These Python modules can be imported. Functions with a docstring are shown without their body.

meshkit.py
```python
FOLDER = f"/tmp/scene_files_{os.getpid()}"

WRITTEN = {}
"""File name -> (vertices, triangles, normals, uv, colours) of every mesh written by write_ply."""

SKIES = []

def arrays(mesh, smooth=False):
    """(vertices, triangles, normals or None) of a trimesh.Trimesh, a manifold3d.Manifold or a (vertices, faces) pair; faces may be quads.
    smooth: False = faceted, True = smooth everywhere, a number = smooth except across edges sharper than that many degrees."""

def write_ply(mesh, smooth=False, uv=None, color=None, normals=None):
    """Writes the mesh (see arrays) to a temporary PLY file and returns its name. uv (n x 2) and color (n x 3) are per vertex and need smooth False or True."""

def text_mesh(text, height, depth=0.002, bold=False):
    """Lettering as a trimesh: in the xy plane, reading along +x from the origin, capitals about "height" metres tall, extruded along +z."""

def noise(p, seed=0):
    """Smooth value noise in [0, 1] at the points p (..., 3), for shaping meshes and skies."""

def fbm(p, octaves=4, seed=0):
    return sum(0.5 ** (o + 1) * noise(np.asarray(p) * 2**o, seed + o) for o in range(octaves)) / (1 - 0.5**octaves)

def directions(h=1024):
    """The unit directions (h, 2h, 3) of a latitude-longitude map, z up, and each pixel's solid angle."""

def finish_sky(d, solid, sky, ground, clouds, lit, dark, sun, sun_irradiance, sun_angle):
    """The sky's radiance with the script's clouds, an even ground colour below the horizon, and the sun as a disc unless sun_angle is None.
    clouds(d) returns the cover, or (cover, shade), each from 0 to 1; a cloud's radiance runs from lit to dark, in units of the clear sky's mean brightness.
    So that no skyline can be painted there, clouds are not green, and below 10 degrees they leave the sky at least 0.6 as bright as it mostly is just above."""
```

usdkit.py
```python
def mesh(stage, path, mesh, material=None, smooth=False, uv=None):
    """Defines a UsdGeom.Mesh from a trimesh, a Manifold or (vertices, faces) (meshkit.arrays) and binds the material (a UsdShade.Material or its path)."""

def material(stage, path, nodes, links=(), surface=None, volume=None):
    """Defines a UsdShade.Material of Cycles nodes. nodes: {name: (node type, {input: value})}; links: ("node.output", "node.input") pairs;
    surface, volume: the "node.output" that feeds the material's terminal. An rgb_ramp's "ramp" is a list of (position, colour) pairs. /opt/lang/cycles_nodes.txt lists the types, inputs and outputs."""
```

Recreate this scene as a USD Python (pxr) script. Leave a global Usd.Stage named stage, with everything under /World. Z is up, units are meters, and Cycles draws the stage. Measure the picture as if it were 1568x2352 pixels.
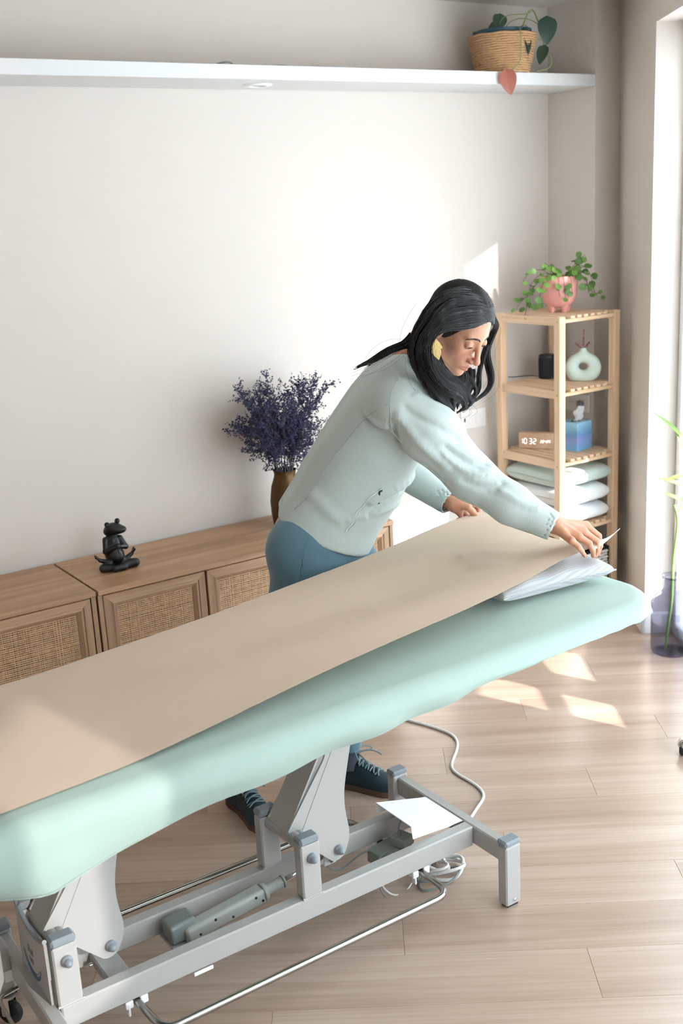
import math, random
import numpy as np, trimesh, manifold3d as m3, shapely, shapely.geometry as sg
import usdkit, meshkit
from pxr import Usd, UsdGeom, UsdLux, UsdShade, Sdf, Gf, Vt
from scipy.interpolate import CubicSpline
from scipy.spatial import cKDTree
from scipy.ndimage import gaussian_filter

stage = Usd.Stage.CreateInMemory()
UsdGeom.SetStageUpAxis(stage, 'Z'); UsdGeom.SetStageMetersPerUnit(stage, 1.0)
UsdGeom.Xform.Define(stage, '/World'); UsdGeom.Scope.Define(stage, '/World/Looks')
rng = np.random.default_rng(7); random.seed(7)
PI = math.pi

# ------------------------------------------------------------------ camera, sky, sun, exposure
cam = UsdGeom.Camera.Define(stage, '/World/camera')
YAW, PITCH, ROLL, EYE = math.radians(33.3401), math.radians(15.156), math.radians(-3.0957), (0.0, 0.0, 1.9)
_f = np.array([math.sin(YAW) * math.cos(PITCH), math.cos(YAW) * math.cos(PITCH), -math.sin(PITCH)])
_r = np.array([math.cos(YAW), -math.sin(YAW), 0.0]); _u = np.cross(_r, _f)
_r, _u = _r * math.cos(ROLL) + _u * math.sin(ROLL), -_r * math.sin(ROLL) + _u * math.cos(ROLL)
mm = np.eye(4); mm[0, :3], mm[1, :3], mm[2, :3], mm[3, :3] = _r, _u, -_f, EYE
cam.AddTransformOp().Set(Gf.Matrix4d(mm.tolist()))
cam.CreateHorizontalApertureAttr(24.0); cam.CreateVerticalApertureAttr(36.0)
cam.CreateFocalLengthAttr(2560.86 / 1568 * 24.0)
cam.CreateClippingRangeAttr((0.05, 200.0))
cam.CreateFStopAttr(4.0); cam.CreateFocusDistanceAttr(3.1)
cam.CreateExposureAttr(0.82)
dome = UsdLux.DomeLight.Define(stage, '/World/sky')
dome.CreateColorAttr(Gf.Vec3f(0.80, 0.91, 1.0)); dome.CreateIntensityAttr(1.05)
SUN_AZ, SUN_EL = math.radians(-10.5), math.radians(21.8)      # the way the sunlight travels, from +y towards +x, and its fall
sdir = np.array([math.sin(SUN_AZ) * math.cos(SUN_EL), math.cos(SUN_AZ) * math.cos(SUN_EL), -math.sin(SUN_EL)])
sun = UsdLux.DistantLight.Define(stage, '/World/sun')
sun.CreateAngleAttr(0.9); sun.CreateIntensityAttr(12000); sun.CreateColorAttr(Gf.Vec3f(1.0, 0.97, 0.92))
_z = -sdir; _x = np.cross([0, 0, 1.0], _z); _x /= np.linalg.norm(_x); _y = np.cross(_z, _x)
sm = np.eye(4); sm[0, :3], sm[1, :3], sm[2, :3] = _x, _y, _z
sun.AddTransformOp().Set(Gf.Matrix4d(sm.tolist()))

# ------------------------------------------------------------------ scene helpers
used, base = {}, {}
def numbered(parent, name):
    k = (parent, name); n = used.get(k, 0); used[k] = n + 1
    return name if n == 0 else '%s_%03d' % (name, n)
def data(p, label=None, cat=None, group=None, kind=None):
    for k, v in (('label', label), ('category', cat), ('group', group), ('kind', kind)):
        if v: p.SetCustomDataByKey(k, v)
def thing(name, label, cat, loc=(0, 0, 0), group=None, kind=None):
    path = '/World/' + numbered('/World', name)
    x = UsdGeom.Xform.Define(stage, path); x.AddTranslateOp().Set(Gf.Vec3d(*map(float, loc)))
    data(x.GetPrim(), label, cat, group, kind); base[path] = np.array(loc, float)
    return path
def struct(name, kind='structure', loc=(0, 0, 0)):
    path = '/World/' + numbered('/World', name)
    x = UsdGeom.Xform.Define(stage, path); data(x.GetPrim(), kind=kind); base[path] = np.zeros(3)
    return path
def arr(mesh, smooth):
    return meshkit.arrays(mesh, smooth)
def obj(name, mesh, m, parent=None, smooth=35, label=None, kind=None, tint=None):
    """one Mesh prim; its points are given in the room's coordinates"""
    root = parent or '/World'
    path = root + '/' + numbered(root, name)
    off = base.get('/'.join(path.split('/')[:3]), np.zeros(3)) if parent else np.zeros(3)
    if isinstance(mesh, list): mesh = cat(mesh)
    v, f, n = meshkit.arrays(mesh, smooth)
    p = usdkit.mesh(stage, path, trimesh.Trimesh(v - off, f, process=False), LOOK[m] if isinstance(m, str) else m, smooth=False)
    if n is not None:
        p.CreateNormalsAttr(Vt.Vec3fArray.FromNumpy(n.astype(np.float32))); p.SetNormalsInterpolation('vertex')
    if tint is not None:
        UsdGeom.PrimvarsAPI(p).CreatePrimvar('tint', Sdf.ValueTypeNames.Color3fArray, 'vertex').Set(Vt.Vec3fArray.FromNumpy(np.asarray(tint, np.float32)))
    if label or kind: data(p.GetPrim(), label=label, kind=kind)
    return path
def cat(ms):
    vs, fs, n = [], [], 0
    for m in ms:
        v, f, _ = meshkit.arrays(m); vs.append(v); fs.append(f + n); n += len(v)
    return trimesh.Trimesh(np.vstack(vs), np.vstack(fs), process=False)
def curves(name, pts, counts, widths, m, parent):
    path = parent + '/' + numbered(parent, name)
    off = base.get('/'.join(path.split('/')[:3]), np.zeros(3))
    c = UsdGeom.BasisCurves.Define(stage, path); c.CreateTypeAttr('linear')
    c.CreatePointsAttr(Vt.Vec3fArray.FromNumpy((pts - off).astype(np.float32)))
    c.CreateCurveVertexCountsAttr(Vt.IntArray.FromNumpy(np.asarray(counts, np.int32)))
    c.CreateWidthsAttr(Vt.FloatArray.FromNumpy(np.asarray(widths, np.float32))); c.SetWidthsInterpolation('vertex')
    UsdShade.MaterialBindingAPI.Apply(c.GetPrim()).Bind(LOOK[m]); return path

# ------------------------------------------------------------------ mesh helpers
def box(x0, x1, y0, y1, z0, z1, b=0.0):
    """axis box with chamfered edges b"""
    if b <= 0:
        m = trimesh.creation.box((x1 - x0, y1 - y0, z1 - z0)); m.apply_translation(((x0 + x1) / 2, (y0 + y1) / 2, (z0 + z1) / 2)); return m
    P = []
    for sx in (0, 1):
        for sy in (0, 1):
            for sz in (0, 1):
                c = np.array([(x0, x1)[sx], (y0, y1)[sy], (z0, z1)[sz]]); d = np.array([1 - 2 * sx, 1 - 2 * sy, 1 - 2 * sz]) * b
                for k in range(3):
                    q = c + d; q[k] = c[k]; P.append(q)
    return trimesh.convex.convex_hull(np.array(P))
def move(m, R=None, T=None):
    M = np.eye(4)
    if R is not None: M[:3, :3] = R
    if T is not None: M[:3, 3] = T
    m = m.copy(); m.apply_transform(M); return m
def rotz(a): c, s = math.cos(a), math.sin(a); return np.array([[c, -s, 0], [s, c, 0], [0, 0, 1.0]])
def rotx(a): c, s = math.cos(a), math.sin(a); return np.array([[1, 0, 0], [0, c, -s], [0, s, c.real]])
def roty(a): c, s = math.cos(a), math.sin(a); return np.array([[c, 0, s], [0, 1, 0], [-s, 0, c]])
def unit(v): v = np.asarray(v, float); return v / np.linalg.norm(v)
def frame_to(d, up=(0, 0, 1)):
    """columns: side, up', d"""
    d = unit(d); s = np.cross(up, d)
    if np.linalg.norm(s) < 1e-6: s = np.cross((1, 0, 0), d)
    s = unit(s); return np.stack([s, np.cross(d, s), d], 1)
def spline(pts, n):
    pts = np.asarray(pts, float)
    t = np.r_[0, np.cumsum(np.linalg.norm(np.diff(pts[:, :3], axis=0), axis=1))]
    return CubicSpline(t, pts)(np.linspace(0, t[-1], n))
def tube(path, r, sides=10, cap=True, flat=None):
    """swept tube; r a number or one per point; flat=(normal hint, squash)"""
    path = np.asarray(path, float); n = len(path); r = np.broadcast_to(r, n)
    T = np.gradient(path, axis=0); T /= np.maximum(np.linalg.norm(T, axis=1, keepdims=True), 1e-12)
    a = np.array([0, 0, 1.0]) if abs(T[0, 2]) < 0.9 else np.array([1.0, 0, 0])
    u = unit(np.cross(T[0], a)); V = []
    ang = np.arange(sides) * 2 * PI / sides
    for i in range(n):
        u = unit(u - T[i] * (u @ T[i])); w = np.cross(T[i], u)
        V.append(path[i] + r[i] * (np.cos(ang)[:, None] * u + np.sin(ang)[:, None] * w))
    V = np.vstack(V); F = []
    for i in range(n - 1):
        for k in range(sides):
            k2 = (k + 1) % sides; F.append((i * sides + k, i * sides + k2, (i + 1) * sides + k2, (i + 1) * sides + k))
    F = np.array(F); F = np.vstack([F[:, [0, 1, 2]], F[:, [0, 2, 3]]])
    if cap:
        a0, a1 = len(V), len(V) + 1; V = np.vstack([V, path[0], path[-1]]); k = np.arange(sides); k2 = (k + 1) % sides
        F = np.vstack([F, np.stack([np.full(sides, a0), k2, k], 1), np.stack([np.full(sides, a1), (n - 1) * sides + k, (n - 1) * sides + k2], 1)])
    return trimesh.Trimesh(V, F, process=False)
def lathe(prof, c=(0, 0, 0), n=40):
    """prof: (r, z) pairs from the bottom up the outside (and down the inside)"""
    V, F = [], []; prof = np.asarray(prof, float); ang = np.arange(n) * 2 * PI / n
    for r, z in prof: V.append(np.stack([np.cos(ang) * max(r, 1e-5), np.sin(ang) * max(r, 1e-5), np.full(n, z)], 1))
    V = np.vstack(V) + np.asarray(c)
    for i in range(len(prof) - 1):
        for k in range(n):
            k2 = (k + 1) % n; F.append((i * n + k, i * n + k2, (i + 1) * n + k2, (i + 1) * n + k))
    return trimesh.Trimesh(V, np.vstack([np.array(F)[:, [0, 1, 2]], np.array(F)[:, [0, 2, 3]]]), process=False)
def cyl(a, b, r, n=24, bev=0.0):
    a, b = np.asarray(a, float), np.asarray(b, float); L = np.linalg.norm(b - a)
    pr = [(0, 0), (r - bev, 0), (r, bev), (r, L - bev), (r - bev, L), (0, L)] if bev else [(0, 0), (r, 0), (r, L), (0, L)]
    return move(lathe(pr, n=n), frame_to(b - a), a)
def extrude(poly, h):
    if not isinstance(poly, sg.base.BaseGeometry): poly = sg.Polygon(poly)
    return trimesh.creation.extrude_polygon(poly, h, engine='earcut')
def plate(poly, h, R, T): return move(extrude(poly, h), R, T)
def rbox(w, d, h, r, n=3):
    """rounded box centred on the origin (hull of spheres)"""
    P = []
    sp = trimesh.creation.icosphere(n - 1, r).vertices
    for sx in (-1, 1):
        for sy in (-1, 1):
            for sz in (-1, 1): P.append(sp + np.array([sx * (w / 2 - r), sy * (d / 2 - r), sz * (h / 2 - r)]))
    return trimesh.convex.convex_hull(np.vstack(P))
def grid_mesh(V):
    """V (n, m, 3) -> quads"""
    n, m = V.shape[:2]; i, j = np.meshgrid(np.arange(n - 1), np.arange(m - 1), indexing='ij'); a = i * m + j
    F = np.stack([a, a + m, a + m + 1, a + 1], -1).reshape(-1, 4)
    return trimesh.Trimesh(V.reshape(-1, 3), np.vstack([F[:, [0, 1, 2]], F[:, [0, 2, 3]]]), process=False)
def thick(m, t):
    """gives a surface a thickness t (both skins and a rim)"""
    v, f = np.array(m.vertices), np.array(m.faces); n = np.array(arr(trimesh.Trimesh(v, f, process=False), True)[2])
    e = np.sort(np.vstack([f[:, [0, 1]], f[:, [1, 2]], f[:, [2, 0]]]), axis=1); d = np.vstack([f[:, [0, 1]], f[:, [1, 2]], f[:, [2, 0]]])
    _, idx, cnt = np.unique(e, axis=0, return_index=True, return_counts=True); rim = d[idx[cnt == 1]]; k = len(v)
    return trimesh.Trimesh(np.vstack([v, v - n * t]), np.vstack([f, f[:, ::-1] + k, np.stack([rim[:, 1], rim[:, 0], rim[:, 0] + k], 1), np.stack([rim[:, 1], rim[:, 0] + k, rim[:, 1] + k], 1)]), process=False)

# signed distances, joined smoothly and turned into a surface
def s_cap(P, a, b, ra, rb=None):
    rb = ra if rb is None else rb; a = np.asarray(a, float); ab = np.asarray(b, float) - a
    t = np.clip(((P - a) @ ab) / max(ab @ ab, 1e-12), 0, 1)
    return np.linalg.norm(P - a - t[..., None] * ab, axis=-1) - (ra + t * (rb - ra))
def s_ell(P, c, r, R=None):
    q = P - np.asarray(c, float)
    if R is not None: q = q @ R
    r = np.asarray(r, float); k0 = np.linalg.norm(q / r, axis=-1); k1 = np.linalg.norm(q / (r * r), axis=-1)
    return k0 * (k0 - 1) / np.maximum(k1, 1e-9)
def smin(a, b, k):
    h = np.clip(0.5 + 0.5 * (b - a) / k, 0, 1); return b + (a - b) * h - k * h * (1 - h)
def smax(a, b, k): return -smin(-a, -b, k)
def nets(f, lo, hi, h):
    lo, hi = np.asarray(lo, float), np.asarray(hi, float); n = np.ceil((hi - lo) / h).astype(int) + 1
    ax = [lo[k] + h * np.arange(n[k]) for k in range(3)]
    val = np.empty(n, np.float64); Y, Z = np.meshgrid(ax[1], ax[2], indexing='ij')
    step = max(1, 400000 // (n[1] * n[2]))
    for i in range(0, n[0], step):
        xs = ax[0][i:i + step]
        val[i:i + step] = f(np.stack([np.broadcast_to(xs[:, None, None], (len(xs),) + Y.shape), np.broadcast_to(Y, (len(xs),) + Y.shape), np.broadcast_to(Z, (len(xs),) + Y.shape)], -1))
    ins = val < 0; c = [(i, j, k) for i in (0, 1) for j in (0, 1) for k in (0, 1)]
    sl = lambda o: tuple(slice(o[k], n[k] - 1 + o[k]) for k in range(3))
    cnt = sum(ins[sl(o)].astype(int) for o in c); act = (cnt > 0) & (cnt < 8); idx = -np.ones(act.shape, int); cells = np.argwhere(act); idx[act] = np.arange(len(cells))
    acc, num = np.zeros((len(cells), 3)), np.zeros(len(cells))
    for a in c:
        for k in range(3):
            if a[k]: continue
            b = list(a); b[k] = 1
            va, vb = val[tuple((cells + a).T)], val[tuple((cells + b).T)]; x = (va < 0) != (vb < 0)
            t = va[x] / (va[x] - vb[x]); p = np.tile(np.array(a, float), (x.sum(), 1)); p[:, k] = t; acc[x] += p; num[x] += 1
    V = lo + h * (cells + acc / num[:, None]); Q = []
    for k in range(3):
        i, j = (k + 1) % 3, (k + 2) % 3
        s0 = [slice(1, n[q] - 1) for q in range(3)]; s0[k] = slice(0, n[k] - 1); s1 = list(s0); s1[k] = slice(1, n[k])
        e = ins[tuple(s0)] != ins[tuple(s1)]; w = np.argwhere(e); off = np.array([1, 1, 1]); off[k] = 0; w = w + off
        di, dj = np.eye(3, dtype=int)[i], np.eye(3, dtype=int)[j]
        q = np.stack([idx[tuple((w - di - dj).T)], idx[tuple((w - dj).T)], idx[tuple(w.T)], idx[tuple((w - di).T)]], 1)
        flip = ~ins[tuple(w.T)]; q[flip] = q[flip][:, ::-1]; Q.append(q)
    Q = np.vstack(Q); Q = Q[(Q >= 0).all(1)]
    return trimesh.Trimesh(V, np.vstack([Q[:, [0, 1, 2]], Q[:, [0, 2, 3]]]), process=False)
def snap(pts, mesh, lift=0.0):
    v, f, n = arr(mesh, True); t = cKDTree(v); _, i = t.query(np.asarray(pts, float)); return v[i] + n[i] * lift

# ------------------------------------------------------------------ materials
def S(h, g=1.0):
    c = [int(h[i:i + 2], 16) / 255 for i in (0, 2, 4)]
    return tuple(g * (x / 12.92 if x <= 0.04045 else ((x + 0.055) / 1.055) ** 2.4) for x in c)
LOOK = {}
def look(name, nodes, links, surface='p.BSDF'):
    LOOK[name] = usdkit.material(stage, '/World/Looks/' + name, nodes, links, surface=surface); return name
def plain(name, col, rough=0.5, bump=0.0, scale=300.0, vary=0.0, vscale=6.0, stretch=(1, 1, 1), **kw):
    """one colour, a little uneven (vary), with a fine grain (bump)"""
    n = {'p': ('principled_bsdf', {'base_color': col, 'roughness': rough, **kw}), 'c': ('texture_coordinate', {}), 'm': ('mapping', {'scale': stretch})}
    l = [('c.object', 'm.vector')]
    if vary:
        n['v'] = ('noise_texture', {'scale': vscale, 'detail': 4.0}); a = [x * (1 - vary) for x in col]; b = [min(1, x * (1 + vary)) for x in col]
        n['r'] = ('rgb_ramp', {'ramp': [(0.3, a), (0.7, b)]}); l += [('m.vector', 'v.vector'), ('v.fac', 'r.fac'), ('r.color', 'p.base_color')]
    if bump:
        n['g'] = ('noise_texture', {'scale': scale, 'detail': 3.0}); n['b'] = ('bump', {'strength': bump, 'distance': 0.002})
        l += [('m.vector', 'g.vector'), ('g.fac', 'b.height'), ('b.normal', 'p.normal')]
    return look(name, n, l)
def wood(name, dark, mid, light, along=0, rough=0.45, ring=22.0, fine=160.0, turn=0.0, rand=0.12, pos=False, fac=0.55, **kw):
    """grain along axis 0, 1 or 2 of the object; turn turns it about z"""
    st = [ring, ring, ring]; st[along] = ring * 0.05; sf = [fine, fine, fine]; sf[along] = fine * 0.02
    n = {'c': ('geometry', {}) if pos else ('texture_coordinate', {}), 'o': ('object_info', {}),
         't': ('mapping', {'rotation': (0, 0, turn)}), 'q': ('mix_vector', {'fac': 1.0, 'use_clamp': False}),
         'm': ('mapping', {'scale': st}), 'm2': ('mapping', {'scale': sf}),
         'a': ('noise_texture', {'dimensions': '4D', 'scale': 1.0, 'detail': 4.0, 'distortion': 1.2}), 'f': ('noise_texture', {'dimensions': '4D', 'scale': 1.0, 'detail': 3.0}),
         'w': ('math', {'math_type': 'multiply', 'value2': 50.0}),
         'r': ('rgb_ramp', {'ramp': [(0.25, dark), (0.5, mid), (0.75, light)]}), 'r2': ('rgb_ramp', {'ramp': [(0.3, (0.72, 0.68, 0.64)), (0.55, (1, 1, 1))]}),
         'x': ('mix', {'mix_type': 'multiply', 'fac': fac}),
         'rr': ('rgb_ramp', {'ramp': [(0.0, (1 - rand,) * 3), (1.0, (1 + 0.0 * rand,) * 3)]}), 'x2': ('mix', {'mix_type': 'multiply', 'fac': 1.0}),
         'b': ('bump', {'strength': 0.08, 'distance': 0.001}), 'p': ('principled_bsdf', {'roughness': rough, **kw})}
    l = [('c.position' if pos else 'c.object', 't.vector'), ('t.vector', 'm.vector'), ('t.vector', 'm2.vector'), ('o.random', 'w.value1'), ('w.value', 'a.w'), ('w.value', 'f.w'), ('m.vector', 'a.vector'), ('m2.vector', 'f.vector'),
         ('a.fac', 'r.fac'), ('f.fac', 'r2.fac'), ('r.color', 'x.color1'), ('r2.color', 'x.color2'), ('o.random', 'rr.fac'), ('x.color', 'x2.color1'), ('rr.color', 'x2.color2'), ('x2.color', 'p.base_color'), ('f.fac', 'b.height'), ('b.normal', 'p.normal')]
    n.pop('q'); return look(name, n, l)
def fabric(name, col, rough=0.85, scale=700.0, bump=0.25, vary=0.05, sheen=0.2, trans=0.0, **kw):
    n = {'c': ('texture_coordinate', {}), 'a': ('noise_texture', {'scale': scale, 'detail': 2.0}), 'v': ('noise_texture', {'scale': 9.0, 'detail': 3.0}),
         'r': ('rgb_ramp', {'ramp': [(0.3, [x * (1 - vary) for x in col]), (0.7, [min(1, x * (1 + vary)) for x in col])]}),
         'b': ('bump', {'strength': bump, 'distance': 0.001}), 'p': ('principled_bsdf', {'roughness': rough, 'sheen_weight': sheen, 'sheen_roughness': 0.5, 'specular_ior_level': 0.2, **kw})}
    l = [('c.object', 'a.vector'), ('c.object', 'v.vector'), ('v.fac', 'r.fac'), ('r.color', 'p.base_color'), ('a.fac', 'b.height'), ('b.normal', 'p.normal')]
    if not trans: return look(name, n, l)
    n['t'] = ('translucent_bsdf', {}); n['mx'] = ('mix_closure', {'fac': trans}); l += [('r.color', 't.color'), ('p.BSDF', 'mx.closure1'), ('t.BSDF', 'mx.closure2')]
    return look(name, n, l, 'mx.closure')
plain('wall_paint', S('dad1c8'), 0.9, 0.06, 120.0)
plain('white_paint', S('dfdedc'), 0.6)
plain('ceiling_paint', S('dad1c8'), 0.95)
plain('white_lacquer', S('f3f3f2'), 0.35)
wood('floor_wood', S('9b8271'), S('b59d8c'), S('c3ae9f'), 0, 0.27, 7.0, 110.0, turn=math.radians(34.5), rand=0.05, pos=True, fac=0.45, coat_weight=0.35, coat_roughness=0.22)
wood('oak', S('96704f'), S('b58d6a'), S('c4a07e'), 0, 0.42, 14.0, 150.0)
wood('oak_upright', S('8a6649'), S('a88463'), S('b89473'), 2, 0.45, 16.0, 150.0)
wood('pine_up', S('e0b88c'), S('ebcaa8'), S('f2dac0'), 2, 0.5, 20.0, 120.0, rand=0.06)
wood('pine_x', S('e0b88c'), S('ebcaa8'), S('f2dac0'), 0, 0.5, 20.0, 120.0, rand=0.06)
wood('pine_y', S('e0b88c'), S('ebcaa8'), S('f2dac0'), 1, 0.5, 20.0, 120.0, rand=0.06)
wood('clock_wood', S('d0a887'), S('deb898'), S('e6c5a8'), 0, 0.5, 20.0, 200.0)
plain('cane', S('c79f78'), 0.6, 0.0, vary=0.16, vscale=60.0)
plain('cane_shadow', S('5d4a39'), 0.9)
plain('grey_enamel', S('b0aeaa'), 0.38, 0.03, 500.0)
plain('grey_plastic', S('868d92'), 0.45)
plain('dark_grey_plastic', S('7d8583'), 0.5, 0.05, 400.0)
plain('actuator_grey', S('a9aca6'), 0.5, 0.03, 300.0)
plain('black_plastic', S('1c1f22'), 0.4)
plain('black_rubber', S('15171a'), 0.6)
plain('steel', S('a3a09a'), 0.22, metallic=1.0)
plain('chrome', S('d8d8d8'), 0.12, metallic=1.0)
plain('white_cable', S('dddcd8'), 0.4)
plain('dark_cable', S('2c2c30'), 0.5)
plain('board_green', S('868c83'), 0.6)
fabric('mint_sheet', S('a9beb3'), trans=0.12, bump=0.2, vary=0.015, scale=900.0)
fabric('beige_paper', S('e0cbb6'), trans=0.22, bump=0.12, vary=0.01, scale=260.0, sheen=0.0)
fabric('fleece', S('b4bfba'), bump=0.35, scale=420.0, vary=0.03)
plain('seam_thread', S('a3b0ab'), 0.9)
plain('seam_pale', S('d3ddd8'), 0.9)
fabric('leggings', S('557482'), bump=0.12, scale=900.0, vary=0.05, sheen=0.35)
fabric('sock', S('454c55'), bump=0.5, scale=500.0)
fabric('shoe_cloth', S('1e3239'), bump=0.4, scale=500.0)
plain('sole', S('5a4438'), 0.7, 0.3, 90.0)
plain('lace', S('71868a'), 0.8, 0.3, 800.0)
plain('zip_dark', S('33484d'), 0.5)
plain('eye_white', S('e8e2dc'), 0.15)
plain('iris', S('2a1a12'), 0.1)
plain('lash', S('120d0b'), 0.6)
plain('lip', S('b3665c'), 0.42, 0.1, 500.0, subsurface_weight=0.15, subsurface_scale=0.002)
plain('nail', S('d8a594'), 0.3)
plain('gold_fabric', S('d4b878'), 0.4, 0.5, 260.0, metallic=0.25)
plain('black_frog', S('0d1012'), 0.32, 0.05, 200.0)
plain('brass', S('604a30'), 0.48, 0.1, 60.0, vary=0.15, vscale=30.0, metallic=0.9)
plain('pink_glaze', S('eda79b'), 0.14)
plain('soil', S('3b2c22'), 1.0, 0.8, 80.0)
plain('rope', S('c2986f'), 0.85, 0.8, 260.0, vary=0.18, vscale=60.0, stretch=(1, 1, 4))
plain('teal_pot', S('2a4f5c'), 0.5)
plain('white_rope', S('ece7e0'), 0.9, 0.7, 300.0)
plain('speaker_cloth', S('15181c'), 0.8, 0.5, 900.0)
plain('celadon', S('d7e6da'), 0.5, 0.05, 300.0)
fabric('tissue', S('fafafa'), trans=0.3)
fabric('towel_white', S('eef1f2'), bump=0.8, scale=380.0)
fabric('towel_mint', S('c4d3cb'), bump=0.8, scale=260.0)
plain('socket_white', S('e9e4de'), 0.35)
look('display', {'p': ('emission', {'color': (1, 1, 1), 'strength': 1.6})}, [], 'p.emission')
plain('label_white', S('f4f4f4'), 0.4)
plain('logo_blue', S('2f587c'), 0.4)
plain('logo_grey', S('5b6470'), 0.4)
def striped(name, c1, c2, scale, axis=0):
    r = [(0, 0, 0), (0, 0, PI / 2)][axis]
    look(name, {'c': ('texture_coordinate', {}), 'm': ('mapping', {'rotation': r, 'scale': (scale,) * 3}), 'w': ('wave_texture', {'scale': 1.0, 'distortion': 0.0}), 'r': ('rgb_ramp', {'ramp': [(0.2, c1), (0.6, c2)]}),
         'b': ('bump', {'strength': 0.2, 'distance': 0.001}), 'p': ('principled_bsdf', {'roughness': 0.9, 'sheen_weight': 0.2})}, [('c.object', 'm.vector'), ('m.vector', 'w.vector'), ('w.fac', 'r.fac'), ('r.color', 'p.base_color'), ('w.fac', 'b.height'), ('b.normal', 'p.normal')])
striped('pillow_stripe', S('a9abae'), S('babab9'), 50.0, 1)
look('tissue_box', {'c': ('texture_coordinate', {}), 's': ('separate_xyz', {}), 'n': ('noise_texture', {'scale': 16.0, 'detail': 3.0, 'distortion': 1.0}), 'k': ('math', {'math_type': 'multiply_add', 'value2': 7.4, 'value3': -0.22}), 'j': ('math', {'math_type': 'multiply_add', 'value2': 0.45}),
     'r': ('rgb_ramp', {'ramp': [(0.05, S('7fb6e2')), (0.35, S('8f9fd6')), (0.55, S('6f97c9')), (0.75, S('7fb4cf')), (1.0, S('9ecbe4'))]}), 'p': ('principled_bsdf', {'roughness': 0.35})},
     [('c.object', 's.vector'), ('c.object', 'n.vector'), ('s.z', 'k.value1'), ('n.fac', 'j.value1'), ('k.value', 'j.value3'), ('j.value', 'r.fac'), ('r.color', 'p.base_color')])
# skin: tint primvar over a base
look('skin', {'c': ('texture_coordinate', {}), 'a': ('attribute', {'attribute': 'tint'}), 'n': ('noise_texture', {'scale': 60.0, 'detail': 4.0}), 'r': ('rgb_ramp', {'ramp': [(0.3, (0.9, 0.87, 0.85)), (0.7, (1, 1, 1))]}), 'x': ('mix', {'mix_type': 'multiply', 'fac': 1.0}),
     'g': ('noise_texture', {'scale': 900.0, 'detail': 2.0}), 'b': ('bump', {'strength': 0.08, 'distance': 0.0008}),
     'p': ('principled_bsdf', {'roughness': 0.48, 'subsurface_weight': 0.12, 'subsurface_scale': 0.004, 'subsurface_radius': (1.0, 0.35, 0.2)})},
     [('c.object', 'n.vector'), ('n.fac', 'r.fac'), ('a.color', 'x.color1'), ('r.color', 'x.color2'), ('x.color', 'p.base_color'), ('c.object', 'g.vector'), ('g.fac', 'b.height'), ('b.normal', 'p.normal')])
look('hair_strand', {'h': ('hair_info', {}), 'r': ('rgb_ramp', {'ramp': [(0.0, S('0f0c0b')), (0.5, S('1a1311')), (1.0, S('5c4130'))]}), 'p': ('principled_bsdf', {'roughness': 0.38, 'specular_ior_level': 0.28})}, [('h.intercept', 'r.fac'), ('r.color', 'p.base_color')])
plain('hair_mass', S('0e0b0a'), 0.5, 0.5, 200.0, stretch=(1, 1, 0.2), specular_ior_level=0.25)
look('glass_pane', {'l': ('layer_weight', {'blend': 0.5}), 'pw': ('math', {'math_type': 'power', 'value2': 4.0}), 'f': ('math', {'math_type': 'multiply_add', 'value2': 0.7, 'value3': 0.04}), 't': ('transparent_bsdf', {}), 'g': ('glossy_bsdf', {'roughness': 0.0}), 'x': ('mix_closure', {})}, [('l.facing', 'pw.value1'), ('pw.value', 'f.value1'), ('f.value', 'x.fac'), ('t.BSDF', 'x.closure1'), ('g.BSDF', 'x.closure2')], 'x.closure')
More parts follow.
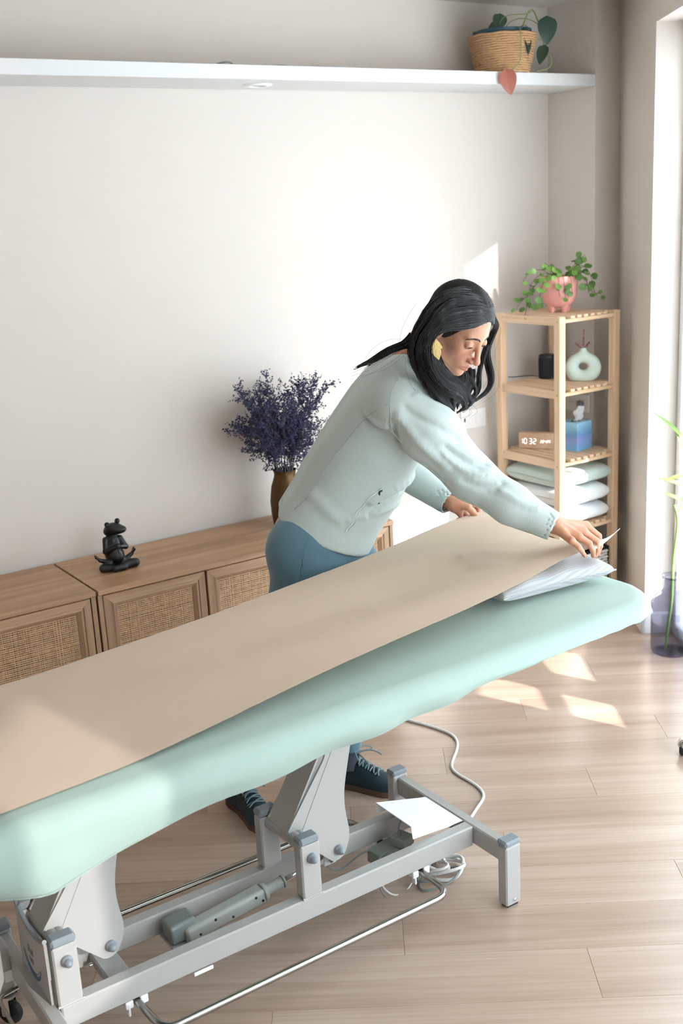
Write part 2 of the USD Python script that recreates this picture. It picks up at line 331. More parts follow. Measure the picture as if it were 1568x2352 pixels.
look('frosted_film', {'t': ('translucent_bsdf', {'color': (0.9, 0.93, 0.95)}), 'd': ('diffuse_bsdf', {'color': (0.85, 0.86, 0.87)}), 'x': ('mix_closure', {'fac': 0.22})}, [('t.BSDF', 'x.closure1'), ('d.BSDF', 'x.closure2')], 'x.closure')  # unseen film on the panes, spreads the sun and holds it back
look('sheer_film', {'t': ('translucent_bsdf', {'color': (0.9, 0.93, 0.95)}), 'd': ('transparent_bsdf', {'color': (1, 1, 1)}), 'x': ('mix_closure', {'fac': 0.42})}, [('t.BSDF', 'x.closure1'), ('d.BSDF', 'x.closure2')], 'x.closure')  # unseen film, passes part of the sun to soften two of its patches
look('violet_glass', {'l': ('layer_weight', {'blend': 0.5}), 'pw': ('math', {'math_type': 'power', 'value2': 4.0}), 'f': ('math', {'math_type': 'multiply_add', 'value2': 0.7, 'value3': 0.04}), 't': ('transparent_bsdf', {'color': (0.62, 0.62, 0.71)}), 'g': ('glossy_bsdf', {'roughness': 0.02}), 'x': ('mix_closure', {})}, [('l.facing', 'pw.value1'), ('pw.value', 'f.value1'), ('f.value', 'x.fac'), ('t.BSDF', 'x.closure1'), ('g.BSDF', 'x.closure2')], 'x.closure')
look('water', {'l': ('layer_weight', {'blend': 0.5}), 'pw': ('math', {'math_type': 'power', 'value2': 4.0}), 'f': ('math', {'math_type': 'multiply_add', 'value2': 0.7, 'value3': 0.04}), 't': ('transparent_bsdf', {'color': (0.86, 0.88, 0.9)}), 'g': ('glossy_bsdf', {'roughness': 0.0}), 'x': ('mix_closure', {})}, [('l.facing', 'pw.value1'), ('pw.value', 'f.value1'), ('f.value', 'x.fac'), ('t.BSDF', 'x.closure1'), ('g.BSDF', 'x.closure2')], 'x.closure')
def leafy(name, a, b, rough=0.4, tr=0.25):
    look(name, {'o': ('object_info', {}), 'r': ('rgb_ramp', {'ramp': [(0.0, a), (1.0, b)]}), 'p': ('principled_bsdf', {'roughness': rough}), 't': ('translucent_bsdf', {}), 'x': ('mix_closure', {'fac': tr})},
         [('o.random', 'r.fac'), ('r.color', 'p.base_color'), ('r.color', 't.color'), ('p.BSDF', 'x.closure1'), ('t.BSDF', 'x.closure2')], 'x.closure')
leafy('leaf_green', S('56803a'), S('7fa34f')); leafy('leaf_dark', S('1d3528'), S('2c4a38'), 0.45, 0.1); leafy('leaf_rust', S('b8705c'), S('b8705c'), 0.5, 0.2)
leafy('bamboo_leaf', S('7ba34a'), S('9cbd62')); plain('bamboo_stem', S('86ac5c'), 0.35); plain('vine', S('7d8a4f'), 0.6); plain('vine_brown', S('5f4434'), 0.6)
plain('lavender', S('3b3a5a'), 0.9, vary=0.25, vscale=30.0); plain('lavender_stem', S('6c6a6e'), 0.9); plain('purple_flower', S('8d3f6c'), 0.9)
plain('tile_grey', S('8d7a6d'), 0.9)

# ------------------------------------------------------------------ the room
YB, YF, XN, ZC = 3.95, 3.656, 3.852, 2.725          # back wall, front of the niche, side wall of the niche, ceiling
WA = math.radians(34.5); J = np.array([3.677, 3.174, 0.0]); wd = np.array([-math.sin(WA), -math.cos(WA), 0.0]); od = np.array([math.cos(WA), -math.sin(WA), 0.0])
RW = np.stack([wd, od, np.array([0, 0, 1.0])], 1)      # window wall: t along the wall, d outwards, z
Cn = J - wd * ((YF - J[1]) / -wd[1])
TW = 5.25; E0 = J + wd * TW
def wall_poly(pts, z0, z1): return move(extrude([(p[0], p[1]) for p in pts], z1 - z0), None, (0, 0, z0))
obj('wall_back', box(-2.5, 4.3, YB, YB + 0.15, 0, 2.75), 'wall_paint'); data(stage.GetPrimAtPath('/World/wall_back'), kind='structure')
def shell(name, mesh, m):
    p = obj(name, mesh, m); data(stage.GetPrimAtPath(p), kind='structure'); return p
shell('wall_right', wall_poly([(XN, YB), (XN, YF), (Cn[0], YF), (Cn[0] + 0.3, YF), (Cn[0] + 0.3, YB)], 0, 2.75), 'wall_paint')
shell('wall_window', [wall_poly([Cn, J, J + od * 0.25, Cn + od * 0.25], 0, 2.75), wall_poly([J, E0, E0 + od * 0.25, J + od * 0.25], 2.541, 2.75)], 'wall_paint')
shell('wall_front', box(-2.5, E0[0] + 0.2, E0[1] - 0.15, E0[1], 0, 2.75), 'wall_paint')
shell('wall_left', box(-2.5, -2.35, E0[1], YB, 0, 2.75), 'wall_paint')
room = sg.Polygon([(-2.35, E0[1]), (E0[0], E0[1]), (J[0], J[1]), (Cn[0], Cn[1]), (XN, YF), (XN, YB), (-2.35, YB)])
shell('ceiling', move(extrude(room.buffer(0.12, join_style='mitre'), 0.08), None, (0, 0, ZC)), 'ceiling_paint')
# laminate floor: planks run square to the window wall, each a board of its own
fl = struct('floor'); obj('underlay', move(extrude(room.buffer(0.1, join_style='mitre'), 0.03), None, (0, 0, -0.045)), 'tile_grey', fl)
floor_zone = room.union(sg.Polygon([tuple(p[:2]) for p in (J, E0, E0 + od * 0.2, J + od * 0.2)]))
PWD, PLN = 0.192, 1.29
inv = np.linalg.inv(RW[:2, :2])
for i in range(-12, 34):
    t0 = -0.9 + i * PWD; shift = ((i * 0.37) % 1.0) * PLN
    for k in range(-6, 3):
        d0 = k * PLN + shift - 0.6
        q = [RW[:, 0] * t + RW[:, 1] * d + J for t, d in ((t0, d0), (t0 + PWD, d0), (t0 + PWD, d0 + PLN), (t0, d0 + PLN))]
        g = sg.Polygon([(p[0], p[1]) for p in q]).intersection(floor_zone)
        if g.is_empty or g.area < 0.002 or g.geom_type != 'Polygon': continue
        c = g.buffer(-0.0002, join_style='mitre'); top = g.buffer(-0.0007, join_style='mitre')
        if c.is_empty or top.is_empty or top.geom_type != 'Polygon': continue
        lower = trimesh.creation.extrude_polygon(c, 0.0115, engine='earcut'); lower.apply_translation((0, 0, -0.0125))
        a, b = np.array(c.exterior.coords)[:-1], np.array(top.exterior.coords)[:-1]
        hull = trimesh.convex.convex_hull(np.vstack([np.c_[a, np.full(len(a), -0.0125)], np.c_[a, np.full(len(a), -0.001)], np.c_[b, np.zeros(len(b))]])) if abs(c.convex_hull.area - c.area) < 1e-6 else lower
        obj('plank', hull, 'floor_wood', fl, smooth=False)
# skirting
def skirt(name, a, b, n, h=0.095, t=0.014):
    a, b, n = np.array(a, float), np.array(b, float), np.array(n, float); L = np.linalg.norm(b - a); u = (b - a) / L
    prof = sg.Polygon([(0, 0), (t, 0), (t, h - 0.006), (t - 0.006, h), (0, h)])
    m = extrude(prof, L); R = np.stack([n, (0, 0, 1), u], 1)
    if np.linalg.det(R) < 0: m.invert()
    shell(name, move(m, R, a), 'white_lacquer')
skirt('baseboard_back', (-2.35, YB, 0), (XN, YB, 0), (0, -1, 0))
skirt('baseboard_niche', (XN, YB, 0), (XN, YF, 0), (-1, 0, 0))
skirt('baseboard_pillar', (XN - 0.014, YF, 0), (Cn[0], YF, 0), (0, -1, 0))
skirt('baseboard_window', Cn, J + wd * 0.014, -od)
skirt('baseboard_jamb', J - od * 0.014, J + od * 0.12, wd)
# the window wall: tall frame with unseen film, cut open to throw the sun patches
win = struct('window_1')
def wbox(t0, t1, d0, d1, z0, z1, b=0.004): return move(box(t0, t1, d0, d1, z0, z1, b), RW, J)
ST = [0.0, 1.10, 2.20, 3.25, 4.32, TW - 0.06]  # bays past the jamb are out of view, placed to light the room
for t in ST: obj('mullion', wbox(t, t + (0.05 if t == 0 else 0.06), 0.12, 0.185, 0.06, 2.48), 'white_lacquer', win)
obj('head_rail', wbox(0, TW, 0.115, 0.185, 2.47, 2.541), 'white_lacquer', win); obj('bottom_rail', wbox(0, TW, 0.12, 0.185, 0.0, 0.06), 'white_lacquer', win)
sun_gaps = [sg.box(0.085, 1.80, 0.42, 2.115), sg.box(0.69, 1.98, 0.80, 2.112), sg.box(0.62, 0.98, 1.06, 1.25), sg.box(0.03, 0.22, 0.33, 0.97),
        sg.Polygon([(0.70, 0.274), (0.977, 0.267), (1.024, 0.356), (0.881, 0.369), (0.76, 0.36)]), sg.Polygon([(1.276, 0.455), (1.254, 0.405), (1.455, 0.400), (1.535, 0.538), (1.33, 0.53)]),
        sg.Polygon([(1.239, 0.355), (1.184, 0.257), (1.375, 0.254), (1.429, 0.351)]), sg.box(4.44, 1.30, 4.86, 2.05)]
hole = shapely.union_all(sun_gaps); thin = shapely.union_all([sun_gaps[0], sun_gaps[-1]])  # openings shaped to where sunlight lands; first and last get the thinner film
for k in range(len(ST) - 1):
    a, b = ST[k] + 0.05, ST[k + 1]
    obj('glass', wbox(a, b, 0.150, 0.154, 0.06, 2.47, 0), 'glass_pane', win, smooth=False)
    g = sg.box(a, 0.06, b, 2.47).difference(hole)
    m = [extrude(x, 0.0006) for x in (g.geoms if hasattr(g, 'geoms') else [g])]
    sg_ = sg.box(a, 0.06, b, 2.47).intersection(thin)
    if not sg_.is_empty: obj('sheer_film', [move(extrude(x, 0.0006), np.stack([wd, (0, 0, 1.0), od], 1), J + od * 0.146) for x in (sg_.geoms if hasattr(sg_, 'geoms') else [sg_])], 'sheer_film', win, smooth=False)
    obj('frosted_film', [move(x, np.stack([wd, (0, 0, 1.0), od], 1), J + od * 0.146) for x in m], 'frosted_film', win, smooth=False)

# ------------------------------------------------------------------ the long shelf with its downlight
sh = thing('wall_shelf', 'long thick white shelf built across the top of the back wall', 'shelf', (1.5, YF, 2.36))
obj('board', box(-2.35, XN - 0.001, YF, YB - 0.001, 2.362, 2.411, 0.002), 'white_paint', sh)
dl = thing('downlight', 'round white recessed downlight under the long wall shelf', 'light', (2.231, 3.80, 2.362))
obj('trim_ring', lathe([(0.03, -0.001), (0.034, -0.007), (0.05, -0.006), (0.055, 0.0), (0.03, 0.0)], (2.231, 3.80, 2.3615)), 'white_lacquer', dl)
obj('lens', lathe([(0.0, -0.002), (0.03, -0.001), (0.03, 0.0), (0, 0)], (2.231, 3.80, 2.3605)), 'dark_cable', dl)
cw = thing('cable_loop', 'thin grey cable lying on the long wall shelf above the downlight', 'cable', (2.04, 3.68, 2.411))
obj('wire', tube(spline([(2.01, 3.70, 2.414), (2.025, 3.672, 2.418), (2.045, 3.670, 2.419), (2.07, 3.69, 2.414), (2.2, 3.74, 2.414), (2.4, 3.80, 2.414)], 30), 0.003, 8), 'dark_grey_plastic', cw)

# ------------------------------------------------------------------ sideboards with cane doors
def sideboard(label, x0, x1, doors):
    t = thing('sideboard', label, 'sideboard', ((x0 + x1) / 2, 3.72, 0))
    yf, yb, H = 3.512, YB - 0.02, 0.681
    obj('top', box(x0, x1, 3.504, yb, H - 0.019, H, 0.0015), 'oak', t)
    obj('side_panel', box(x0, x0 + 0.016, yf, yb, 0.10, H - 0.0195), 'oak_upright', t); obj('side_panel', box(x1 - 0.016, x1, yf, yb, 0.10, H - 0.0195), 'oak_upright', t)
    obj('bottom_panel', box(x0 + 0.0165, x1 - 0.0165, yf + 0.002, yb, 0.10, 0.118), 'oak', t); obj('back_panel', box(x0 + 0.0165, x1 - 0.0165, yb - 0.008, yb, 0.1185, H - 0.0195), 'oak', t)
    for lx in (x0 + 0.06, x1 - 0.06):
        for ly in (yf + 0.05, yb - 0.05): obj('leg', lathe([(0, 0), (0.012, 0), (0.018, 0.0995), (0, 0.0995)], (lx, ly, 0), 16), 'oak_upright', t)
    for a, b in doors:
        z0, z1, fw, dp = 0.122, H - 0.024, 0.036, 0.020; y0 = yf + 0.001
        # four mitred frame members, each with a sloping inner bead
        o_, i_, m_ = (a, b, z0, z1), (a + fw + 0.014, b - fw - 0.014, z0 + fw + 0.014, z1 - fw - 0.014), (a + fw, b - fw, z0 + fw, z1 - fw)
        def ringpts(r, y): return np.array([(r[0], y, r[2]), (r[1], y, r[2]), (r[1], y, r[3]), (r[0], y, r[3])])
        k1 = (a + fw - 0.010, b - fw + 0.010, z0 + fw - 0.010, z1 - fw + 0.010)
        A = [ringpts(o_, y0 + dp), ringpts(o_, y0 + 0.002), ringpts((a + 0.002, b - 0.002, z0 + 0.002, z1 - 0.002), y0), ringpts(k1, y0), ringpts(k1, y0 + 0.003), ringpts(m_, y0 + 0.0015), ringpts(i_, y0 + 0.011), ringpts(i_, y0 + dp)]
        d = None
        for e in range(4):
            P = np.array([[r[e], r[(e + 1) % 4]] for r in A]); mid = P.mean(axis=(0, 1)); P = P + (P.mean(axis=1, keepdims=True) - P) * 0.0008
            n = len(P); V = P.reshape(-1, 3); F = []
            for q in range(n):
                q2 = (q + 1) % n; F += [(q * 2, q2 * 2, q2 * 2 + 1), (q * 2, q2 * 2 + 1, q * 2 + 1)]
            F += [(0, q * 2 + 2, q * 2) for q in range(1, n - 1)] + [(1, q * 2 + 1, q * 2 + 3) for q in range(1, n - 1)]
            mm_ = trimesh.Trimesh(V, F, process=False); mm_.fix_normals()
            if d is None:
                d = obj('door', mm_, 'oak' if e % 2 == 0 else 'oak_upright', t, smooth=False)
            else: obj('frame_member', mm_, 'oak' if e % 2 == 0 else 'oak_upright', d, smooth=False)
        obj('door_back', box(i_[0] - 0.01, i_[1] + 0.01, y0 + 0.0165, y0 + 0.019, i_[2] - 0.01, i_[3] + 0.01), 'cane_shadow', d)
        # woven cane: flat strips across, round strips up, over and under
        cane = []
        nz, nx = int((i_[3] - i_[2]) / 0.0072), int((i_[1] - i_[0]) / 0.0052)
        for q in range(nz):
            z = i_[2] + (q + 0.5) * (i_[3] - i_[2]) / nz + rng.normal(0, 0.0004); hh = 0.0016 + 0.0007 * rng.random(); cane.append(box(i_[0] - 0.003, i_[1] + 0.003, y0 + 0.0128, y0 + 0.0142, z - hh, z + hh))
        for q in range(nx):
            x = i_[0] + (q + 0.5) * (i_[1] - i_[0]) / nx + rng.normal(0, 0.0005); hw = 0.0008 + 0.0006 * rng.random() ** 2; cane.append(box(x - hw, x + hw, y0 + 0.0122 + 0.0012 * (q % 2), y0 + 0.0136 + 0.0012 * (q % 2), i_[2] - 0.003, i_[3] + 0.003))
        obj('cane_webbing', cane, 'cane', d, smooth=False, kind='stuff')
    return t
sideboard('oak sideboard with woven cane doors under the frog figurine and the dried flowers', 1.288, 2.555, [(1.307, 1.702), (1.709, 2.115), (2.122, 2.536)])
sideboard('oak sideboard with woven cane doors at the left edge, nothing on it', 0.010, 1.2805, [(0.03, 0.432), (0.439, 0.846), (0.853, 1.261)])

# ------------------------------------------------------------------ slatted tower shelf
tw = thing('tower_shelf', 'tall square pine shelf tower with slatted shelves in the corner', 'shelf', (3.63, 3.67, 0))
TX0, TX1, TY0, TY1, PS = 3.442, 3.816, 3.464, 3.873, 0.036
for px in (TX0, TX1 - PS):
    for py in (TY0, TY1 - PS): obj('post', box(px, px + PS, py, py + PS, 0, 1.408, 0.002), 'pine_up', tw)
LV = [1.408, 1.090, 0.776, 0.460, 0.158]
for z in LV:
    rh = 0.034
    for x in (TX0 + 0.004, TX1 - 0.022): obj('rail', box(x, x + 0.018, TY0 + PS, TY1 - PS, z - rh - 0.004, z - 0.002, 0.0015), 'pine_y', tw)
    for y in (TY0 + 0.004, TY1 - 0.022): obj('rail', box(TX0 + PS, TX1 - PS, y, y + 0.018, z - rh + 0.006, z - 0.012, 0.0015), 'pine_x', tw)
    n = 8; x0, x1 = TX0 + 0.026, TX1 - 0.026; pitch = (x1 - x0) / n
    for k in range(n):
        obj('slat', box(x0 + k * pitch + 0.0075, x0 + (k + 1) * pitch - 0.0075, TY0 + (0.0065 if 0 < k < n - 1 else PS), TY1 - (0.0065 if 0 < k < n - 1 else PS), z - 0.0115, z, 0.001), 'pine_y', tw, smooth=False)
for z in (1.388, 1.07 - 0.0, 0.752): obj('dowel_end', box(TX0 - 0.0006, TX0, TY0 + 0.012, TY0 + 0.020, z - 0.004, z + 0.004), 'cane', tw)

# ------------------------------------------------------------------ wall sockets
def socket(name, label, P, R, w, h, cutouts):
    t = thing(name, label, 'socket', P); T = np.asarray(P, float)
    m = rbox(w, h, 0.010, 0.004); obj('cover_plate', move(m, R, T + R[:, 2] * 0.0045), 'socket_white', t)
    for cx, kind in cutouts:
        c = T + R[:, 0] * cx
        if kind == 'round':
            obj('recess', move(lathe([(0.0, 0.0098), (0.019, 0.0098), (0.0195, 0.0107), (0.021, 0.0107), (0.021, 0.009)], n=28), R, c), 'socket_white', t)
            for s in (-1, 1): obj('pin_hole', move(lathe([(0, 0.0104), (0.0024, 0.0104), (0.0024, 0.009)], n=10), R, c + R[:, 0] * 0.0095 * s), 'black_plastic', t)
        elif kind == 'slot': obj('port', move(box(-0.004, 0.004, -0.0085, 0.0085, 0.0094, 0.0104), R, c), 'black_plastic', t)
        else: obj('rocker', move(rbox(0.040, 0.042, 0.006, 0.002), R, c + R[:, 2] * 0.0098), 'socket_white', t)
RB_ = np.stack([(1.0, 0, 0), (0, 0, 1.0), (0, -1.0, 0)], 1)
RN_ = np.stack([(0, -1.0, 0), (0, 0, 1.0), (-1.0, 0, 0)], 1)
socket('wall_plate', 'white wall plate with a small black port left of the pine tower', (3.36, YB, 0.925), RB_, 0.15, 0.09, [(-0.055, 'slot'), (0.03, 'blank')])
socket('wall_socket', 'cream wall socket seen through the pine tower above the tissue box', (XN, 3.755, 0.955), RN_, 0.155, 0.085, [(-0.035, 'round'), (0.037, 'round')])
ch = thing('phone_charger', 'thin grey cable plugged into the wall socket behind the tissue box', 'cable', (XN, 3.72, 0.70))
obj('plug', move(rbox(0.02, 0.03, 0.03, 0.005), None, (XN - 0.026, 3.718, 0.955)), 'dark_grey_plastic', ch)
obj('cord', tube(spline([(XN - 0.030, 3.718, 0.942), (XN - 0.032, 3.715, 0.90), (XN - 0.02, 3.70, 0.80), (XN - 0.012, 3.69, 0.66), (XN - 0.012, 3.70, 0.5)], 24), 0.0022, 8), 'dark_grey_plastic', ch)

# ------------------------------------------------------------------ treatment table
tb = thing('treatment_table', 'pale grey steel hydraulic treatment table base under the mint sheet', 'treatment table', (1.22, 2.30, 0))
G = 'grey_enamel'
def dome_bolt(name, c, n, r, parent, m='grey_plastic'):
    R = frame_to(n); return obj(name, move(lathe([(0, 0), (r * 1.05, 0), (r * 1.05, 0.004), (r, 0.007), (r * 0.78, 0.010), (r * 0.78, 0.013), (r * 0.6, 0.019), (r * 0.3, 0.0225), (0, 0.0235)], n=20), R, c), m, parent)
obj('rail', box(0.605, 1.829, 2.185, 2.2225, 0.122, 0.185, 0.004), G, tb)
obj('rail', box(0.605, 1.829, 2.374, 2.412, 0.122, 0.183, 0.004), G, tb)
for x0 in (0.568, 1.829):
    cb = obj('crossbar', box(x0, x0 + 0.033, 2.068, 2.548, 0.126, 0.185, 0.004), G, tb)
    for y0 in (2.032, 2.546):
        ft = obj('foot', box(x0 - 0.014, x0 + 0.040, y0, y0 + 0.037, 0.006, 0.190, 0.004), G, tb)
        obj('end_cap', box(x0 - 0.0155, x0 + 0.0415, y0 - 0.0015, y0 + 0.0385, 0.190, 0.207, 0.005), 'grey_plastic', ft)
        obj('rubber_pad', box(x0 - 0.006, x0 + 0.032, y0 + 0.006, y0 + 0.031, 0.0, 0.007), 'black_rubber', ft)
        obj('screw', move(lathe([(0, 0), (0.005, 0), (0.005, 0.002), (0.003, 0.003), (0, 0.003)], n=12), frame_to((0, -1, 0)), (x0 + 0.015, y0, 0.022)), 'chrome', ft)
def upright(x0, y0, front):
    u = obj('upright', box(x0, x0 + 0.058, y0, y0 + 0.0375, 0.1855, 0.337, 0.004), G, tb)
    obj('upright_cap', box(x0 - 0.001, x0 + 0.059, y0 - 0.001, y0 + 0.0385, 0.337, 0.358, 0.006), 'grey_plastic', u)
    w = 0.004
    obj('weld_bead', tube(np.array([(x0 - 0.002, y0 + 0.001, 0.187), (x0 + 0.060, y0 + 0.001, 0.187), (x0 + 0.060, y0 + 0.036, 0.187)]), 0.003, 8), G, u)
    if front: dome_bolt('pivot_bolt', (x0 + 0.030, y0, 0.299), (0, -1, 0), 0.0135, u)
for x0 in (0.601, 1.258):
    upright(x0, 2.1855, True); upright(x0 - 0.010, 2.374, False)
    obj('pivot_tube', cyl((x0 + 0.026, 2.2235, 0.322), (x0 + 0.022, 2.374, 0.322), 0.0195, 28), G, tb)
    prof = [(1.268, 0.345), (1.283, 0.322), (1.398, 0.207), (1.412, 0.203), (1.430, 0.208), (1.449, 0.235), (1.457, 0.266), (1.455, 0.30), (1.449, 0.34), (1.449, 0.40), (1.458, 0.45), (1.472, 0.51), (1.492, 0.60), (1.500, 0.66), (1.452, 0.66), (1.389, 0.51)]
    P = np.array(prof) + (x0 - 1.258, 0); ring = np.r_[P, P[:1]]; sm_ = spline(np.c_[ring[2:14], np.zeros(12)], 44)[:, :2]
    poly = sg.Polygon(np.vstack([P[:2], sm_, P[14:]])).buffer(0)
    # a folded plate: front cheek, back cheek and the sloping web between them
    RA = np.stack([(1.0, 0, 0), (0, 0, 1.0), (0, -1.0, 0)], 1)
    am = obj('lifting_arm', [plate(poly, 0.006, RA, (0, 2.268, 0)), plate(poly, 0.006, RA, (0, 2.366, 0)), move(box(-0.003, 0.003, 2.268, 2.360, 0, 0.40), roty(math.atan2(0.184, 0.315)), (x0 + 0.012, 0, 0.336))], G, tb, smooth=False)
    g0, g1 = np.array([x0 + 0.046, 2.262, 0.318]), np.array([x0 + 0.196, 2.262, 0.60]); obj('fold_line', tube(np.array([g0, (g0 + g1) / 2, g1]), 0.0016, 6), G, am)
    obj('arm_boss', cyl((x0 + 0.040, 2.226, 0.325), (x0 + 0.040, 2.262, 0.325), 0.016, 24, 0.003), G, am)
    dome_bolt('arm_bolt', (x0 + 0.161, 2.262, 0.235), (0, -1, 0), 0.0135, am)
# top frame the arms carry (hidden by the sheet)
obj('top_frame', [box(0.35, 1.70, 2.12, 2.15, 0.668, 0.70), box(0.35, 1.70, 2.45, 2.48, 0.668, 0.70), box(0.35, 0.39, 2.15, 2.45, 0.668, 0.70), box(1.66, 1.70, 2.15, 2.45, 0.668, 0.70)], G, tb)
# emblem panel between the left uprights
top = [(2.205, 0.215)] + [(y, 0.325 + 0.030 * ((y - 2.30) / 0.1) ** 2) for y in np.linspace(2.205, 2.405, 14)] + [(2.405, 0.187), (2.205, 0.187)]
RP = np.stack([(0, 1.0, 0), (0, 0, 1.0), (1.0, 0, 0)], 1)
pn = obj('front_panel', plate(sg.Polygon(top[1:]), 0.005, RP, (0.590, 0, 0)), G, tb, smooth=False)
lip = np.array([(0.5935, y, 0.325 + 0.030 * ((y - 2.30) / 0.1) ** 2) for y in np.linspace(2.207, 2.403, 20)]); obj('panel_lip', tube(lip, 0.0055, 10), 'grey_plastic', pn)
RT = np.stack([(0, -1.0, 0), (0, 0, 1.0), (-1.0, 0, 0)], 1)
def arc(c, rx, rz, a0, a1, w0, w1, n=30):
    a = np.radians(np.linspace(a0, a1, n)); w = w0 + (w1 - w0) * np.sin(np.linspace(0, PI, n))
    o = np.c_[c[0] + (rx) * np.cos(a), c[1] + rz * np.sin(a)]; i = np.c_[c[0] + (rx - w) * np.cos(a), c[1] + (rz - w) * np.sin(a)]; return sg.Polygon(np.vstack([o, i[::-1]])).buffer(0)
def emblem(poly, m): obj('emblem', plate(poly, 0.0006, RT, (0.590, 2.318, 0.246)), m, pn, smooth=False)
emblem(arc((0, 0), 0.060, 0.052, 185, 360, 0.002, 0.013), 'logo_blue'); emblem(arc((0, 0.006), 0.050, 0.044, 190, 340, 0.001, 0.004), 'logo_blue')
for tx, h, px_, pz in (('Sai', 0.020, -0.026, 0.010), ('lab', 0.015, -0.020, -0.014)):
    tm = meshkit.text_mesh(tx, h, 0.0006); tm.vertices[:, 0] += tm.vertices[:, 1] * 0.3; obj('emblem', move(tm, RT, (0.590, 2.318 - px_, 0.246 + pz)), 'logo_grey', pn, smooth=False)
# actuator
ac = obj('actuator_body', [move(rbox(0.235, 0.045, 0.046, 0.012), roty(math.radians(-6)), (1.085, 2.305, 0.158)), cyl((1.20, 2.305, 0.171), (1.212, 2.305, 0.1725), 0.0245, 28, 0.002), cyl((1.212, 2.305, 0.1725), (1.262, 2.305, 0.178), 0.0155, 24, 0.002), cyl((1.262, 2.305, 0.178), (1.268, 2.305, 0.1787), 0.0175, 24, 0.001)], 'actuator_grey', tb)
obj('motor_box', move(rbox(0.075, 0.06, 0.055, 0.010), roty(math.radians(-6)), (0.968, 2.325, 0.160)), 'dark_grey_plastic', ac)
for x, y in ((1.005, 2.2825), (1.05, 2.2825), (1.10, 2.2825), (1.17, 2.2825), (1.19, 2.2825)): obj('body_screw', cyl((x, y + 0.002, 0.158 + (x - 1.085) * 0.105 + (0.012 if x in (1.05, 1.17) else -0.006)), (x, y - 0.0015, 0.158 + (x - 1.085) * 0.105 + (0.012 if x in (1.05, 1.17) else -0.006)), 0.0035, 10), 'black_plastic', ac)
obj('piston_rod', cyl((1.266, 2.305, 0.178), (1.40, 2.305, 0.205), 0.0085, 20), 'chrome', tb)
for cy in (2.284, 2.321): obj('rod_clevis', box(1.385, 1.425, cy, cy + 0.005, 0.182, 0.222, 0.002), G, tb)
obj('clevis_pin', cyl((1.405, 2.276, 0.197), (1.405, 2.334, 0.197), 0.005, 14), 'chrome', tb)
obj('cross_member', box(0.930, 0.985, 2.2225, 2.374, 0.122, 0.128, 0.001), G, tb)
obj('cross_member', box(0.742, 0.800, 2.2225, 2.374, 0.128, 0.158, 0.004), G, tb); obj('cross_bolt', cyl((0.738, 2.345, 0.143), (0.731, 2.345, 0.143), 0.006, 12), 'chrome', tb)
# folded cover sheet at the right end
V = np.array([(1.640, 2.395, 0.236), (1.822, 2.395, 0.188), (1.822, 2.226, 0.188), (1.640, 2.226, 0.236), (1.641, 2.222, 0.198), (1.775, 2.2235, 0.187), (1.641, 2.398, 0.200), (1.775, 2.398, 0.187)])
cv = trimesh.Trimesh(V, [(0, 3, 2), (0, 2, 1), (3, 4, 5), (3, 5, 2), (0, 1, 7), (0, 7, 6)], process=False); obj('cover_sheet', thick(cv, 0.0022), 'white_lacquer', tb, smooth=False)
obj('control_box', [move(rbox(0.11, 0.075, 0.040, 0.004), rotz(0.15), (1.625, 2.315, 0.118)), move(rbox(0.05, 0.05, 0.028, 0.003), rotz(0.3), (1.66, 2.30, 0.152))], 'board_green', tb)
for k, pts in enumerate([[(1.60, 2.29, 0.14), (1.56, 2.28, 0.13), (1.55, 2.27, 0.08), (1.57, 2.27, 0.02)], [(1.61, 2.28, 0.138), (1.60, 2.265, 0.11), (1.64, 2.262, 0.085), (1.69, 2.27, 0.09)], [(1.58, 2.33, 0.135), (1.53, 2.35, 0.12), (1.50, 2.36, 0.10), (1.44, 2.36, 0.125)], [(1.585, 2.30, 0.125), (1.57, 2.29, 0.06), (1.60, 2.28, 0.01), (1.68, 2.29, 0.008)], [(1.65, 2.30, 0.165), (1.68, 2.33, 0.19), (1.74, 2.35, 0.175), (1.78, 2.36, 0.14)]]):
    obj('wire', tube(spline(pts, 24), 0.0026, 8), 'white_cable' if k % 2 else 'dark_grey_plastic', tb)
# foot rails: bent steel bars on clamps, one each side
def footrail(pts, yb):
    obj('foot_rail', tube(spline_round(pts, 0.045), 0.0092, 16), 'steel', tb)
    for x in (0.785, 1.640): obj('rail_clamp', [move(rbox(0.020, 0.030, 0.020, 0.003), None, (x - 0.020, yb, 0.112)), move(rbox(0.020, 0.030, 0.022, 0.003), None, (x + 0.018, yb, 0.112)), move(rbox(0.006, 0.016, 0.034, 0.002), None, (x - 0.022, yb - 0.008, 0.100))], 'white_lacquer', tb)
def spline_round(pts, r):
    pts = [np.array(p, float) for p in pts]; out = [pts[0]]
    for a, b, c in zip(pts, pts[1:], pts[2:]):
        u, w = unit(a - b), unit(c - b); r_ = min(r, 0.45 * np.linalg.norm(a - b), 0.45 * np.linalg.norm(c - b)); p0, p1 = b + u * r_, b + w * r_
        for t in np.linspace(0, 1, 10): out.append((1 - t) ** 2 * p0 + 2 * t * (1 - t) * b + t * t * p1)
    return np.array(out + [pts[-1]])
footrail([(0.785, 2.205, 0.112), (0.80, 2.075, 0.098), (1.652, 2.080, 0.098), (1.642, 2.230, 0.112)], 2.200)
footrail([(0.785, 2.395, 0.112), (0.80, 2.560, 0.098), (1.652, 2.560, 0.098), (1.642, 2.37, 0.112)], 2.398)
obj('rail_clip', rbox(0.052, 0.004, 0.010, 0.0015).apply_translation((0.960, 2.183, 0.118)), 'white_lacquer', tb)
